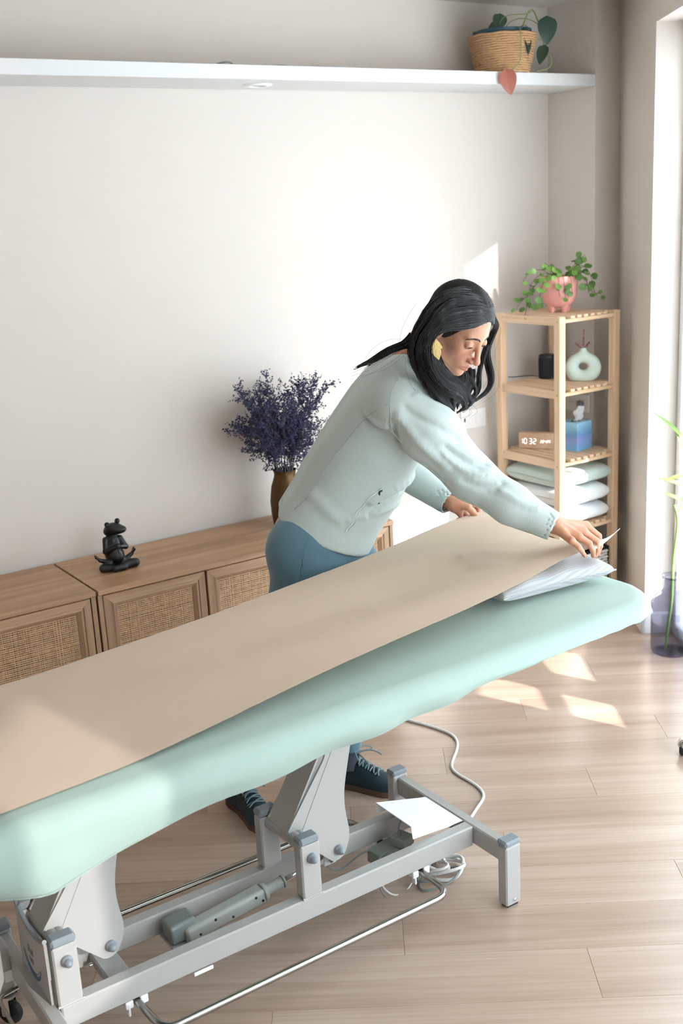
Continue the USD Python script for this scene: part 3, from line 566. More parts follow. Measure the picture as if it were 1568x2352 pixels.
# castor with its bracket at the left end
cs = obj('castor', move(lathe([(0, -0.011), (0.020, -0.011), (0.0315, -0.008), (0.034, 0), (0.0315, 0.008), (0.020, 0.011), (0, 0.011)], n=32), frame_to((0.8, 0.6, 0)), (0.553, 2.448, 0.034)), 'black_rubber', tb)
obj('castor_fork', [move(box(-0.010, 0.014, -0.0155, -0.0135, -0.008, 0.045, 0.001), rotz(math.atan2(-0.8, 0.6) + PI), (0.553, 2.448, 0.034)), move(box(-0.010, 0.014, 0.0135, 0.0155, -0.008, 0.045, 0.001), rotz(math.atan2(-0.8, 0.6) + PI), (0.553, 2.448, 0.034)), cyl((0.553, 2.448, 0.077), (0.553, 2.448, 0.084), 0.019, 20), cyl((0.541, 2.439, 0.034), (0.565, 2.457, 0.034), 0.005, 12)], 'chrome', cs)
obj('castor_bracket', move(rbox(0.06, 0.07, 0.13, 0.008), None, (0.541, 2.470, 0.150)), G, tb); obj('bracket_label', box(0.549, 0.5715, 2.4335, 2.4345, 0.125, 0.155), 'label_white', tb)
obj('lift_bar', tube(spline_round([(0.53, 2.30, 0.075), (0.523, 2.42, 0.102), (0.585, 2.432, 0.102), (0.64, 2.44, 0.10)], 0.02), 0.005, 10), 'steel', tb)

# ------------------------------------------------------------------ fitted mint sheet over the mattress
st = thing('fitted_sheet', 'mint green fitted sheet stretched over the treatment table mattress', 'sheet', (1.3, 2.28, 0.66))
def bed_top(x): return 0.797 + 0.006 * (x - 0.45)
def hem_z(x): return np.interp(x, [0.1, 0.45, 0.55, 0.70, 0.95, 1.2, 1.5, 1.9, 2.1, 2.25, 2.4], [0.66, 0.652, 0.628, 0.655, 0.684, 0.696, 0.708, 0.742, 0.744, 0.762, 0.766])
def outline(n=260):
    x0, x1 = 0.08, 2.405; yn = lambda x: 1.935 + 0.020 * np.clip((x - 0.45) / 1.6, -0.3, 1.2); yfar = 2.625
    pts = []
    R1, R2 = 0.15, 0.17
    pts += [(x, yn(x)) for x in np.linspace(x0 + R1, x1 - R2 - 0.02, 120)]
    c = (x1 - R2, yn(x1) + R2); pts += [(c[0] + R2 * math.sin(a), c[1] - R2 * math.cos(a)) for a in np.linspace(0.05, PI / 2, 30)]
    c = (x1 - R2, yfar - R2); pts += [(c[0] + R2 * math.cos(a), c[1] + R2 * math.sin(a)) for a in np.linspace(0.0, PI / 2, 24)]
    pts += [(x, yfar) for x in np.linspace(x1 - R2 - 0.03, x0 + R1, 60)]
    c = (x0 + R1, yfar - R1); pts += [(c[0] - R1 * math.sin(a), c[1] + R1 * math.cos(a)) for a in np.linspace(0.05, PI / 2, 16)]
    c = (x0 + R1, yn(x0) + R1); pts += [(c[0] - R1 * math.cos(a), c[1] - R1 * math.sin(a)) for a in np.linspace(0.05, PI / 2 - 0.02, 16)]
    return np.array(pts)
O = outline(); O = np.r_[O, O[:1]]; s_ = np.r_[0, np.cumsum(np.linalg.norm(np.diff(O, axis=0), axis=1))]
sn = np.linspace(0, s_[-1], 420, endpoint=False); O = np.stack([np.interp(sn, s_, O[:, k]) for k in range(2)], 1); nO = len(O)
tg = np.roll(O, -1, 0) - np.roll(O, 1, 0); tg /= np.linalg.norm(tg, axis=1, keepdims=True); nrm = np.c_[tg[:, 1], -tg[:, 0]]
rings = []
TP, HZ = bed_top(O[:, 0]), hem_z(O[:, 0]); cen = np.c_[np.clip(O[:, 0], 0.35, 2.1), np.full(nO, 2.28)]
for f in (0.0, 0.25, 0.5, 0.7): q = cen + (O - nrm * 0.05 - cen) * f; rings.append(np.c_[q, bed_top(q[:, 0])])
for a in np.linspace(0, PI / 2, 9): q = O + nrm * (-0.05 + 0.05 * math.sin(a)); rings.append(np.c_[q, TP - 0.045 * (1 - math.cos(a))])
corner = np.exp(-((O[:, 0] - 2.27) ** 2 + (O[:, 1] - 1.98) ** 2) / 0.02)
for k, f in enumerate(np.linspace(0.12, 1, 12)):
    z = (TP - 0.045) * (1 - f) + HZ * f; wv = 0.008 * f * np.sin(sn * 19 + 2.0 * np.sin(sn * 5)) + 0.018 * f * (meshkit.noise(np.c_[sn * 6, np.full(nO, f * 1.5), np.zeros(nO)], 3) - 0.5)
    wv = wv + corner * 0.014 * f * np.sin(sn * 75 + f * 2)
    q = O + nrm * (wv + corner * 0.012 * f - 0.030 * f ** 2)[:, None]; rings.append(np.c_[q, z])
for f in (0.02, 0.05, 0.09): q = O - nrm * (0.030 + f); rings.append(np.c_[q, HZ + 0.004 + f * 0.12])
V = np.stack(rings); n1 = len(V)
V[4:, :, 2] += 0.006 * (meshkit.fbm(np.c_[V[4:].reshape(-1, 3) * (4, 9, 9)], 3, 5).reshape(V[4:].shape[:2]) - 0.5)
V = np.concatenate([V, V[:, :1]], 1); sheet = grid_mesh(V); sheet.invert(); obj('cloth', sheet, 'mint_sheet', st, smooth=True)
hm = V[-4].copy(); obj('hem_seam', tube(hm[::2] + (0, 0, 0.001), 0.0016, 6, cap=False), 'mint_sheet', st)

# ------------------------------------------------------------------ pillow
pil = thing('pillow', 'pale grey striped pillow on the mint sheet under the lifted paper', 'pillow', (2.20, 2.37, 0.81))
nu, nv = 60, 60; U, W = np.meshgrid(np.linspace(-1, 1, nu), np.linspace(-1, 1, nv), indexing='ij')
edge = np.clip((1 - np.abs(U) ** 2.6) * (1 - np.abs(W) ** 2.6), 0, 1) ** 0.36
pin = 1 - 0.07 * (1 - np.abs(W) ** 2) * np.abs(U) ** 4
px_, py_ = 0.205 * U * (1 - 0.06 * (1 - W * W) * U * U), 0.235 * W * (1 - 0.07 * (1 - U * U) * W * W)
wr = 0.006 * np.sin(9 * (U + 0.7 * W) + 3 * np.sin(3 * W)) * edge
up = np.stack([px_, py_, 0.046 * edge + wr + 0.010 * (meshkit.noise(np.stack([U * 3, W * 3, 0 * U], -1), 9) - 0.5) * edge], -1)
dn = np.stack([px_, py_, -0.046 * edge], -1)
RPIL = rotz(math.radians(-4)); T_ = np.array((2.150, 2.375, bed_top(2.2) + 0.046))
m_ = cat([grid_mesh(up), grid_mesh(dn[:, ::-1])]); obj('cover', move(m_, RPIL, T_), 'pillow_stripe', pil, smooth=True)
bd = np.vstack([up[:, 0], up[-1, 1:], up[-2::-1, -1], up[0, -2::-1]]); bd[:, 2] = 0; obj('edge_seam', move(tube(bd, 0.0022, 6), RPIL, T_), 'pillow_stripe', pil)

# ------------------------------------------------------------------ the strip of paper she spreads
pp = thing('paper_sheet', 'long strip of beige paper spread over the mint sheet, lifted at its right end', 'paper', (1.3, 2.3, 0.81))
near = [(-0.35, 1.975, 0.8015), (0.10, 1.985, 0.8015), (0.4898, 2.0070, 0.8002), (0.8151, 2.0320, 0.8076), (1.0932, 2.0500, 0.8356), (1.4087, 2.0680, 0.8676), (1.8362, 2.0950, 0.8988), (2.0191, 2.1150, 0.9169), (2.1561, 2.1280, 0.9347), (2.2114, 2.1320, 0.9371), (2.2795, 2.1370, 0.9407)]
far = [(-0.25, 2.600, 0.8015), (0.25, 2.615, 0.8015), (0.6875, 2.6300, 0.8008), (1.0570, 2.6400, 0.8194), (1.2420, 2.6450, 0.8300), (1.4847, 2.6520, 0.8498), (1.7650, 2.6600, 0.8745), (1.9797, 2.6600, 0.9002), (2.1408, 2.6650, 0.9214), (2.2537, 2.6700, 0.9283), (2.3062, 2.6750, 0.9287)]
NU, NV = 150, 44
nc, fc = spline(near, NU), spline(far, NU); vv = np.linspace(0, 1, NV); P = nc[:, None] * (1 - vv)[None, :, None] + fc[:, None] * vv[None, :, None]
uu = np.linspace(0, 1, NU)[:, None]
lift = np.clip((uu - 0.30) / 0.6, 0, 1)
P[..., 2] += -0.018 * lift * np.sin(PI * vv)[None] + 0.010 * lift * np.sin(3 * PI * vv + 2.5 * uu * PI)[...] * np.sin(PI * vv)[None]
P[..., 2] = np.maximum(P[..., 2], 0.802 + 0.006 * (P[..., 0] - 0.45))
pu = move(trimesh.Trimesh(up.reshape(-1, 3), [(0, 1, 2)], process=False), RPIL, T_).vertices; dq, iq = cKDTree(pu[:, :2]).query(P[..., :2].reshape(-1, 2)); zq_ = np.where(dq < 0.02, pu[iq, 2] + 0.007, -1).reshape(P.shape[:2]); zl = np.maximum(zq_ + 0.004 - P[..., 2], 0); P[..., 2] += np.maximum(gaussian_filter(zl, (7, 3), mode='nearest') * 1.5, zl * 0.9)
pil_h = 0.0; d2 = ((P[..., 0] - T_[0]) / 0.20) ** 2 + ((P[..., 1] - T_[1]) / 0.23) ** 2
jag = 0.0018 * (meshkit.noise(np.c_[np.arange(NU) * 0.9, np.zeros(NU), np.zeros(NU)], 2) - 0.5); P[:, 0, 1] += jag; P[:, -1, 1] += jag
obj('strip', thick(grid_mesh(P), -0.0006), 'beige_paper', pp, smooth=True)
fa, fb = spline([(2.2684, 2.1500, 0.9558), (2.3114, 2.1520, 0.9463), (2.3538, 2.1580, 0.9493), (2.3941, 2.1650, 0.9594)], 16), spline([(2.2652, 2.1400, 0.9275), (2.3105, 2.1460, 0.9361), (2.3535, 2.1560, 0.9459), (2.3950, 2.1650, 0.9572)], 16)
obj('curled_corner', thick(grid_mesh(fa[:, None] * (1 - np.linspace(0, 1, 5))[None, :, None] + fb[:, None] * np.linspace(0, 1, 5)[None, :, None]), 0.0006), 'beige_paper', pp, smooth=True)

# ------------------------------------------------------------------ power cord over the floor
cd = thing('power_cord', 'white power cord winding over the floor behind the table and coiled under its right end', 'cord', (2.15, 2.7, 0))
Cr = 0.0052
run = [(2.40, 3.40, Cr), (2.3179, 3.1588, 0.0050), (2.3376, 3.1029, 0.0050), (2.3605, 3.0259, 0.0050), (2.3692, 2.9345, 0.0050), (2.2767, 2.8132, 0.0050), (2.2049, 2.7363, 0.0050), (2.1979, 2.6356, 0.0050), (2.1652, 2.5313, 0.0050), (2.1119, 2.4960, 0.0050), (2.0627, 2.4667, 0.0050), (2.0, 2.43, Cr), (1.95, 2.40, Cr), (1.88, 2.36, Cr), (1.80, 2.33, Cr)]
obj('lead', tube(spline(run, 160), Cr, 10), 'white_cable', cd)
def coil(c, rx, ry, n, turns, tilt, ph=0): 
    a = np.linspace(0, 2 * PI * turns, n) + ph; return np.c_[c[0] + rx * np.cos(a) * (1 + 0.08 * np.sin(2.3 * a)), c[1] + ry * np.sin(a) * (1 + 0.1 * np.sin(1.7 * a)), np.maximum(Cr, c[2] + 0.012 * np.sin(1.3 * a + tilt) + 0.003 * a / PI)]
obj('loop', tube(coil((1.80, 2.285, 0.008), 0.055, 0.050, 90, 2.4, 0), Cr, 8), 'white_cable', cd); obj('loop', tube(coil((1.775, 2.30, 0.018), 0.036, 0.040, 90, 2.2, 2), 0.0042, 8), 'white_cable', cd); obj('loop', tube(coil((1.755, 2.255, 0.010), 0.066, 0.045, 60, 1.3, 1, 2.2), 0.0034, 8), 'dark_grey_plastic', cd)
0 and obj('loop', tube(spline([(1.72, 2.22, 0.012), (1.66, 2.20, 0.02), (1.58, 2.20, 0.012), (1.55, 2.25, 0.01), (1.60, 2.30, 0.008)], 40), 0.0042, 8), 'white_cable', cd)

# ------------------------------------------------------------------ stool castor at the right edge
so = thing('rolling_stool', 'black stool castor just entering at the right edge of the floor', 'stool', (3.10, 2.20, 0))
def castor(c, a, parent):
    d = np.array([math.cos(a), math.sin(a), 0]); s = np.cross((0, 0, 1), d)
    w = obj('wheel', [move(lathe([(0, -0.009), (0.020, -0.009), (0.027, -0.004), (0.027, 0.004), (0.020, 0.009), (0, 0.009)], n=28), frame_to(s), c + s * k * 0.013 + (0, 0, 0.027)) for k in (-1, 1)], 'black_rubber', parent)
    obj('hood', move(lathe([(0.0, 0.030), (0.016, 0.028), (0.026, 0.018), (0.029, 0.004), (0.027, 0.0)], n=24), None, c + (0, 0, 0.033)), 'chrome', w)
ctr = np.array([3.135, 2.190, 0]); F0 = np.array((2.9033, 2.3106, 0.0000))
a0 = math.atan2(F0[1] - ctr[1], F0[0] - ctr[0]); rr_ = float(np.linalg.norm(F0 - ctr))
for k in range(5):
    a = a0 + k * 2 * PI / 5; e = ctr + np.array([math.cos(a), math.sin(a), 0]) * rr_
    castor(e, a + 1.2, so); obj('base_arm', tube(np.array([ctr + (0, 0, 0.095), e * 0.5 + ctr * 0.5 + (0, 0, 0.09), e + (0, 0, 0.068)]), [0.018, 0.014, 0.010], 12), 'chrome', so)
obj('gas_lift', [cyl(ctr + (0, 0, 0.07), ctr + (0, 0, 0.30), 0.024, 24), cyl(ctr + (0, 0, 0.30), ctr + (0, 0, 0.46), 0.014, 20)], 'chrome', so)
obj('seat', lathe([(0, 0.46), (0.12, 0.46), (0.165, 0.475), (0.17, 0.50), (0.16, 0.525), (0.10, 0.533), (0, 0.533)], ctr, 40), 'black_rubber', so)

# ------------------------------------------------------------------ frog figurine on the sideboard
FB = np.array((1.452, 3.705, 0.681)); fr = thing('frog_figurine', 'black frog figurine sitting cross-legged with folded arms on the sideboard', 'figurine', FB)
RF = rotz(math.radians(-12))           # it faces the room, a little to the right; x right, -y forward
def frog(P):
    Q = (P - FB) @ RF
    d = s_ell(Q, (-0.012, 0.004, 0.062), (0.034, 0.030, 0.052))                          # trunk
    d = smin(d, s_ell(Q, (-0.006, -0.012, 0.048), (0.029, 0.024, 0.030)), 0.012)         # belly
    d = smin(d, s_ell(Q, (-0.012, 0.002, 0.105), (0.028, 0.024, 0.026)), 0.015)          # shoulders
    h = s_ell(Q, (-0.006, -0.003, 0.150), (0.031, 0.026, 0.022)); h = smin(h, s_ell(Q, (0.014, -0.012, 0.146), (0.026, 0.022, 0.015)), 0.010)
    h = smin(h, s_ell(Q, (-0.024, 0.0, 0.141), (0.018, 0.018, 0.016)), 0.008)
    h = smax(h, -s_cap(Q, (0.040, -0.030, 0.1425), (0.000, -0.036, 0.141), 0.0016), 0.003)  # mouth line
    d = smin(d, h, 0.008)
    for x, y, z in ((-0.027, -0.006, 0.168), (0.012, 0.000, 0.176)): d = smin(d, s_ell(Q, (x, y, z), (0.0098, 0.0098, 0.0098)), 0.003)
    for sx, sh, el, ha in ((-1, (-0.038, -0.004, 0.112), (-0.044, -0.016, 0.072), (0.000, -0.036, 0.092)), (1, (0.014, -0.004, 0.112), (0.030, -0.014, 0.080), (-0.004, -0.034, 0.092))):
        d = smin(d, smin(s_cap(Q, sh, el, 0.0115, 0.009), s_cap(Q, el, ha, 0.0095, 0.008), 0.006), 0.005)
    # thighs and shins crossed in front, feet with toes turned up at the far ends
    legs = s_cap(Q, (-0.012, -0.004, 0.018), (0.058, -0.020, 0.0165), 0.017, 0.0145)
    legs = smin(legs, s_cap(Q, (0.058, -0.020, 0.0165), (-0.022, -0.052, 0.013), 0.0145, 0.011), 0.008)
    legs = smin(legs, s_cap(Q, (-0.018, 0.0, 0.017), (-0.060, -0.026, 0.0145), 0.016, 0.014), 0.008)
    legs = smin(legs, s_cap(Q, (-0.060, -0.030, 0.0145), (0.012, -0.046, 0.013), 0.0145, 0.011), 0.006)
    d = smin(d, legs, 0.006)
    for a, b in (((0.020, -0.012, 0.030), (0.050, -0.004, 0.046)), ((-0.030, -0.020, 0.030), (-0.066, -0.016, 0.042))):
        a, b = np.array(a), np.array(b); d = smin(d, s_cap(Q, a, b, 0.009, 0.0075), 0.006)
        for k in (-1, 0, 1): d = smin(d, s_cap(Q, b, b + (b - a) * 0.42 + np.array([0.000, 0.010 * k, 0.007 + 0.003 * abs(k)]), 0.0045, 0.0042), 0.003)
    return smax(d, -(Q[..., 2] - 0.0005), 0.001)
obj('body', nets(frog, FB + (-0.10, -0.085, -0.004), FB + (0.105, 0.06, 0.195), 0.0022), 'black_frog', fr, smooth=True)
for x, y, z in ((-0.029, -0.0155, 0.169), (0.0125, -0.0095, 0.177)): obj('eye', trimesh.creation.icosphere(2, 0.0035).apply_translation(FB + RF @ np.array((x, y, z))), 'black_plastic', fr, smooth=True)

# ------------------------------------------------------------------ brass vase with dried flowers
VB = np.array((2.215, 3.765, 0.681)); bv = thing('brass_vase', 'old brass vase standing on the sideboard behind the woman', 'vase', VB)
obj('body', lathe([(0.0, 0), (0.052, 0), (0.058, 0.004), (0.064, 0.05), (0.066, 0.10), (0.058, 0.16), (0.046, 0.195), (0.043, 0.21), (0.046, 0.222), (0.0475, 0.227), (0.044, 0.226), (0.041, 0.212), (0.043, 0.19), (0.05, 0.15), (0.05, 0.02), (0, 0.018)], VB, 48), 'brass', bv)
df = thing('dried_flowers', 'bunch of dried dark blue statice in the brass vase', 'dried flowers', VB + (0, 0, 0.2))
def sprig(a0, lean, L, seed):
    r = np.random.default_rng(seed); mm_ = []; fl_ = []
    d0 = np.array([math.cos(a0) * 0.25, math.sin(a0) * 0.25, 1.0]); p0 = VB + np.array([math.cos(a0), math.sin(a0), 0]) * 0.022 + (0, 0, 0.10)
    tip = VB + np.array([math.cos(a0) * lean, math.sin(a0) * lean, 0.225 + L]); c = spline([p0, VB + np.array([math.cos(a0), math.sin(a0), 0]) * 0.034 + (0, 0, 0.228), (p0 + tip) / 2 + (0, 0, 0.08), tip], 16)
    mm_.append(tube(c, np.linspace(0.0017, 0.0007, 16), 5))
    def florets(path, n):
        for k in range(n):
            q = path[r.integers(max(1, len(path) // 4), len(path))] + r.normal(0, 0.0035, 3); s = r.uniform(0.0022, 0.0044)
            o = unit(r.normal(size=3) + (0, 0, 0.8)); u = unit(np.cross(o, r.normal(size=3))); w = np.cross(o, u)
            fl_.append((np.array([q, q + o * s * 2.2 + u * s, q + o * s * 2.2 - u * s * 0.5 + w * s * 0.9, q + o * s * 2.2 - u * s * 0.5 - w * s * 0.9]), np.array([(0, 1, 2), (0, 2, 3), (0, 3, 1), (1, 3, 2)])))
    for k in range(9):
        i = r.integers(6, 16); b = c[min(i, 15)]; up_ = unit(c[15] - c[8]); dr = unit(up_ * 0.9 + r.normal(0, 0.55, 3)); l = r.uniform(0.05, 0.13) * (1.25 - 0.5 * i / 16)
        bc = spline([b, b + dr * l * 0.5 + (0, 0, 0.004), b + dr * l + (0, 0, 0.012)], 8); mm_.append(tube(bc, 0.0006, 4, cap=False)); florets(bc, 15)
        for _ in range(3):
            b2 = bc[r.integers(2, 7)]; d2 = unit(dr + r.normal(0, 0.7, 3)); c2 = np.array([b2, b2 + d2 * 0.016, b2 + d2 * 0.034 + (0, 0, 0.003)]); mm_.append(tube(c2, 0.0005, 3, cap=False)); florets(np.array(spline(c2, 6)), 7)
    florets(c[10:], 12)
    lim = lambda a: np.c_[a[:, 0], np.minimum(a[:, 1], 3.936), a[:, 2]]
    for m in mm_: m.vertices = lim(np.array(m.vertices))
    return mm_, [(lim(a), b) for a, b in fl_]
for k in range(40):
    if k < 22: a0, lean, L = k * 2.399, 0.05 + 0.10 * math.sqrt((k % 11 + 0.5) / 11), rng.uniform(0.20, 0.335)
    else: a0, lean, L = k * 2.399 + 0.5, rng.uniform(0.10, 0.22), rng.uniform(0.12, 0.30)
    if k == 39: a0, lean, L = 0.2, 0.13, 0.37
    mm_, fl_ = sprig(a0, lean, L, 100 + k)
    s_ = obj('sprig', mm_, 'lavender_stem', df, smooth=True); obj('blossom', [trimesh.Trimesh(v, f, process=False) for v, f in fl_], 'lavender', s_, smooth=False, kind='stuff')

# ------------------------------------------------------------------ leaves
def leaf_mesh(L, W, kind='round', cup=0.15, fold=0.12, n=9):
    """a leaf in the xy plane: base at the origin, tip along +y"""
    t = np.linspace(0, 1, n)
    if kind == 'round': w = np.sqrt(np.clip(1 - (2 * t - 1) ** 2, 0, 1)) * 0.98
    elif kind == 'heart': w = np.sin(PI * np.clip(t, 0, 1) ** 0.62) ** 0.8
    else: w = np.sin(PI * t ** 0.75)
    s = np.linspace(-1, 1, 5); V = np.zeros((n, 5, 3))
    V[..., 0] = w[:, None] * s[None] * W / 2; V[..., 1] = (t * L)[:, None] - (0.10 * L * np.abs(s) * (1 - t)[:, None] ** 3 if kind == 'heart' else 0)
    V[..., 2] = fold * W * np.abs(s)[None] * w[:, None] - cup * L * (t[:, None] - 0.4) ** 2
    m = grid_mesh(V); return thick(m, 0.0006)
def place_leaf(m, base_, d, up): 
    d = unit(d); x = unit(np.cross(d, up)); z = np.cross(x, d); return move(m, np.stack([x, d, z], 1), base_)

# pink pot with trailing plant on the tower
PB = np.array((3.63, 3.655, 1.408)); pk = thing('potted_plant', 'trailing round-leaved plant in a glossy pink footed pot on top of the pine tower', 'potted plant', PB)
pot = obj('pot', lathe([(0, 0.022), (0.035, 0.020), (0.056, 0.030), (0.070, 0.050), (0.077, 0.080), (0.080, 0.115), (0.081, 0.150), (0.0825, 0.155), (0.0815, 0.158), (0.079, 0.157), (0.077, 0.15), (0.074, 0.10), (0.05, 0.045), (0, 0.04)], PB, 56), 'pink_glaze', pk)
for k in range(4):
    a = math.radians(-12 + 90 * k); c = PB + np.array([math.cos(a), math.sin(a), 0]) * 0.040; obj('foot', lathe([(0, 0), (0.011, 0), (0.013, 0.003), (0.016, 0.02), (0.021, 0.042), (0.0, 0.05)], c, 20), 'pink_glaze', pot)
obj('soil', lathe([(0, 0.142), (0.05, 0.144), (0.077, 0.138), (0.077, 0.13), (0, 0.13)], PB, 30), 'soil', pk)
r = np.random.default_rng(21)
vr = np.array([math.cos(math.radians(-33.3)), math.sin(math.radians(-33.3)), 0]); vn = np.array([-math.sin(math.radians(33.3)), -math.cos(math.radians(33.3)), 0])   # across the view, towards the viewer
def VP(a, b, c): return PB + vr * a + vn * b + np.array([0, 0, c])
vines = [([VP(-.03, .03, .150), VP(-.08, .05, .175), VP(-.13, .06, .14), VP(-.155, .06, .06), VP(-.165, .06, -.005)], 11, .022), ([VP(-.04, .02, .150), VP(-.10, .03, .19), VP(-.15, .04, .17), VP(-.17, .05, .14)], 6, .019), ([VP(-.02, .05, .15), VP(-.07, .09, .165), VP(-.10, .10, .11), VP(-.11, .10, .05), VP(-.115, .10, .025)], 9, .022),
    ([VP(-.05, .04, .15), VP(-.12, .05, .12), VP(-.15, .05, .085), VP(-.19, .05, .045), VP(-.20, .05, .02)], 8, .024), ([VP(.0, .05, .15), VP(.0, .085, .155), VP(.005, .092, .10), VP(.012, .09, .06)], 4, .021), ([VP(-.02, .05, .15), VP(-.02, .09, .14), VP(-.02, .09, .10), VP(-.015, .088, .075)], 2, .026),
    ([VP(.03, .02, .15), VP(.06, .02, .20), VP(.085, .02, .225), VP(.11, .02, .245)], 9, .022), ([VP(.04, .03, .15), VP(.09, .03, .20), VP(.125, .03, .17), VP(.14, .03, .12), VP(.16, .03, .065)], 11, .023), ([VP(.03, .05, .15), VP(.06, .07, .175), VP(.10, .07, .14), VP(.115, .07, .08)], 6, .024), ([VP(.05, .02, .15), VP(.10, .01, .19), VP(.13, .01, .205)], 5, .019),
    ([VP(-.01, -.02, .15), VP(-.03, -.03, .19), VP(-.06, -.03, .215)], 5, .018), ([VP(.12, .03, .14), VP(.145, .03, .08), VP(.17, .03, .075), VP(.185, .03, .08)], 6, .016), ([VP(.0, .03, .15), VP(-.03, .05, .175), VP(-.05, .06, .18)], 6, .024), ([VP(.01, .03, .15), VP(.04, .05, .18), VP(.06, .06, .19)], 7, .023), ([VP(.02, .06, .15), VP(.03, .085, .155), VP(.035, .09, .12), VP(.04, .09, .085)], 3, .018)]
for pts, n, sz in vines:
    c = spline(pts, 24); obj('vine', tube(c, 0.0013, 5), 'vine_brown', pk, smooth=True)
    for k in range(n):
        i = int(3 + (k + 0.6) / n * 20); p = c[min(i, 23)]; s = sz * r.uniform(0.8, 1.2) * 1.25
        face = unit(vn * r.uniform(0.5, 1.0) + (0, 0, r.uniform(0.25, 0.9)) + r.normal(0, 0.3, 3)); side = unit(np.cross(face, r.normal(size=3)) + np.array([0, 0, -0.35])); q = p + side * 0.006 + r.normal(0, 0.004, 3)
        obj('leaf', place_leaf(leaf_mesh(s, s * 0.98, 'round', 0.12, 0.06), q, side - face * (side @ face), face), 'leaf_green', pk, smooth=True)

# basket with trailing plant on the wall shelf
BB = np.array((3.398, 3.752, 2.4115)); bk = thing('basket_plant', 'sparse trailing plant in a rope basket at the right end of the wall shelf', 'potted plant', BB)
HB, R0, R1, NR = 0.152, 0.112, 0.146, 17
obj('basket_wall', lathe([(0, 0.001), (R0 - 0.008, 0.001), (R1 - 0.006, HB - 0.004), (R1 - 0.012, HB - 0.004), (R0 - 0.014, 0.008), (0, 0.008)], BB, 60), 'rope', bk)
for k in range(NR):
    z = (k + 0.5) * HB / NR; rad = R0 + (R1 - R0) * z / HB - 0.004; a = np.linspace(0, 2 * PI, 81); n_ = r.normal(0, 0.0008, 81); n_[-1] = n_[0]
    obj('rope_ring', tube(np.c_[BB[0] + (rad + n_) * np.cos(a), BB[1] + (rad + n_) * np.sin(a), BB[2] + z + 0.0012 * np.sin(9 * a + k)], HB / NR * 0.56, 7, cap=False), 'rope', bk, smooth=True)
obj('inner_pot', lathe([(0, 0.02), (0.09, 0.02), (0.118, 0.155), (0.121, 0.160), (0.121, 0.171), (0.116, 0.171), (0.112, 0.15), (0, 0.15)], BB, 48), 'teal_pot', bk)
obj('soil', lathe([(0, 0.158), (0.113, 0.155), (0.113, 0.148), (0, 0.148)], BB, 30), 'soil', bk)
def BP(px_, py_): return None
bp = lambda a, b, c: BB + vr * a + vn * b + np.array([0, 0, c])
bv_ = [([bp(.06, .02, .16), bp(.09, .02, .20), bp(.122, .02, .245), bp(.14, .02, .215), bp(.165, .02, .14), bp(.175, .02, .07)], 'vine', .0032), ([bp(.175, .02, .07), bp(.200, .02, .055), bp(.195, .02, .02), bp(.16, .02, .008), bp(.14, .02, .003)], 'vine', .0024), ([bp(.0, .03, .16), bp(.03, .03, .20), bp(.09, .02, .212), bp(.165, .02, .165)], 'vine', .002), ([bp(.05, .03, .165), bp(.10, .03, .15), bp(.16, .02, .128), bp(.185, .02, .15), bp(.195, .02, .19)], 'vine', .002), ([bp(-.02, .05, .16), bp(.0, .07, .215), bp(.06, .05, .225), bp(.12, .02, .238)], 'vine', .0018), ([bp(-.13, .05, .165), bp(-.10, .06, .17), bp(-.05, .06, .175), bp(.0, .05, .165)], 'vine', .002),
    ([bp(.04, .10, .165), bp(.050, .152, .15), bp(.052, .150, .08), bp(.046, .142, .03), bp(.02, .138, .005), bp(.0, .150, -.012)], 'vine', .0022), ([bp(.05, .05, .16), bp(.085, .06, .18), bp(.10, .07, .16)], 'vine', .002), ([bp(-.06, .04, .165), bp(-.045, .05, .20), bp(-.02, .05, .215)], 'vine', .0022)]
for pts, m, rd in bv_: obj('vine', tube(spline(pts, 30), rd, 7), m, bk, smooth=True)
def bleaf(p, d, up, L, W, m='leaf_dark', kind='heart'): obj('leaf', place_leaf(leaf_mesh(L, W, kind, 0.25, 0.10), p, d, up), m, bk, smooth=True)
bleaf(bp(.182, .03, .208), (.0, 0, -1), vn + (0, 0, .2), .105, .082); bleaf(bp(-.015, .06, .225), unit(np.array([-.3, 0, -1.0])), vn + (0.2, 0, .3), .065, .062); bleaf(bp(.172, .03, .10), unit(-vr * .35 + np.array([0, 0, -1.0])), vn - vr * .6, .075, .052)
bleaf(bp(.078, .10, .16), unit(vr * .2 + np.array([0, 0, -1.0])), vn + vr * .9, .10, .05); bleaf(bp(-.03, .06, .20), unit(-vr * .7 + np.array([0, 0, -.8])), vn + (0, 0, .2), .075, .03); bleaf(bp(-.01, .152, .000), unit(vr * .22 + np.array([0, 0, -1.0])), vn, .098, .072, 'leaf_rust'); bleaf(bp(.0, .03, .172), unit(vr * .8 + np.array([0, 0, .1])), (0, 0, 1), .05, .022)

# ------------------------------------------------------------------ things on the tower shelves
SB = np.array((3.682, 3.785, 1.090)); sp = thing('smart_speaker', 'black cloth-covered cylinder speaker on the pine tower', 'speaker', SB)
obj('body', lathe([(0, 0.002), (0.038, 0.002), (0.0415, 0.006), (0.0415, 0.093), (0.0405, 0.098)], SB, 44), 'speaker_cloth', sp); obj('top_ring', lathe([(0.0405, 0.098), (0.040, 0.106), (0.036, 0.110), (0.030, 0.108), (0.0, 0.1075)], SB, 44), 'black_plastic', sp)
obj('power_lead', tube(spline([SB + vr * -.03 + np.array((0, .02, .008)), SB + vr * -.07 + np.array((0, .03, .012)), SB + vr * -.10 + np.array((0, .05, .008)), SB + vr * -.105 + np.array((0, .13, .004))], 20), 0.0022, 8), 'black_plastic', sp)
DB = np.array((3.725, 3.600, 1.090)); dv = thing('donut_vase', 'pale green ring-shaped ceramic vase on the pine tower', 'vase', DB)
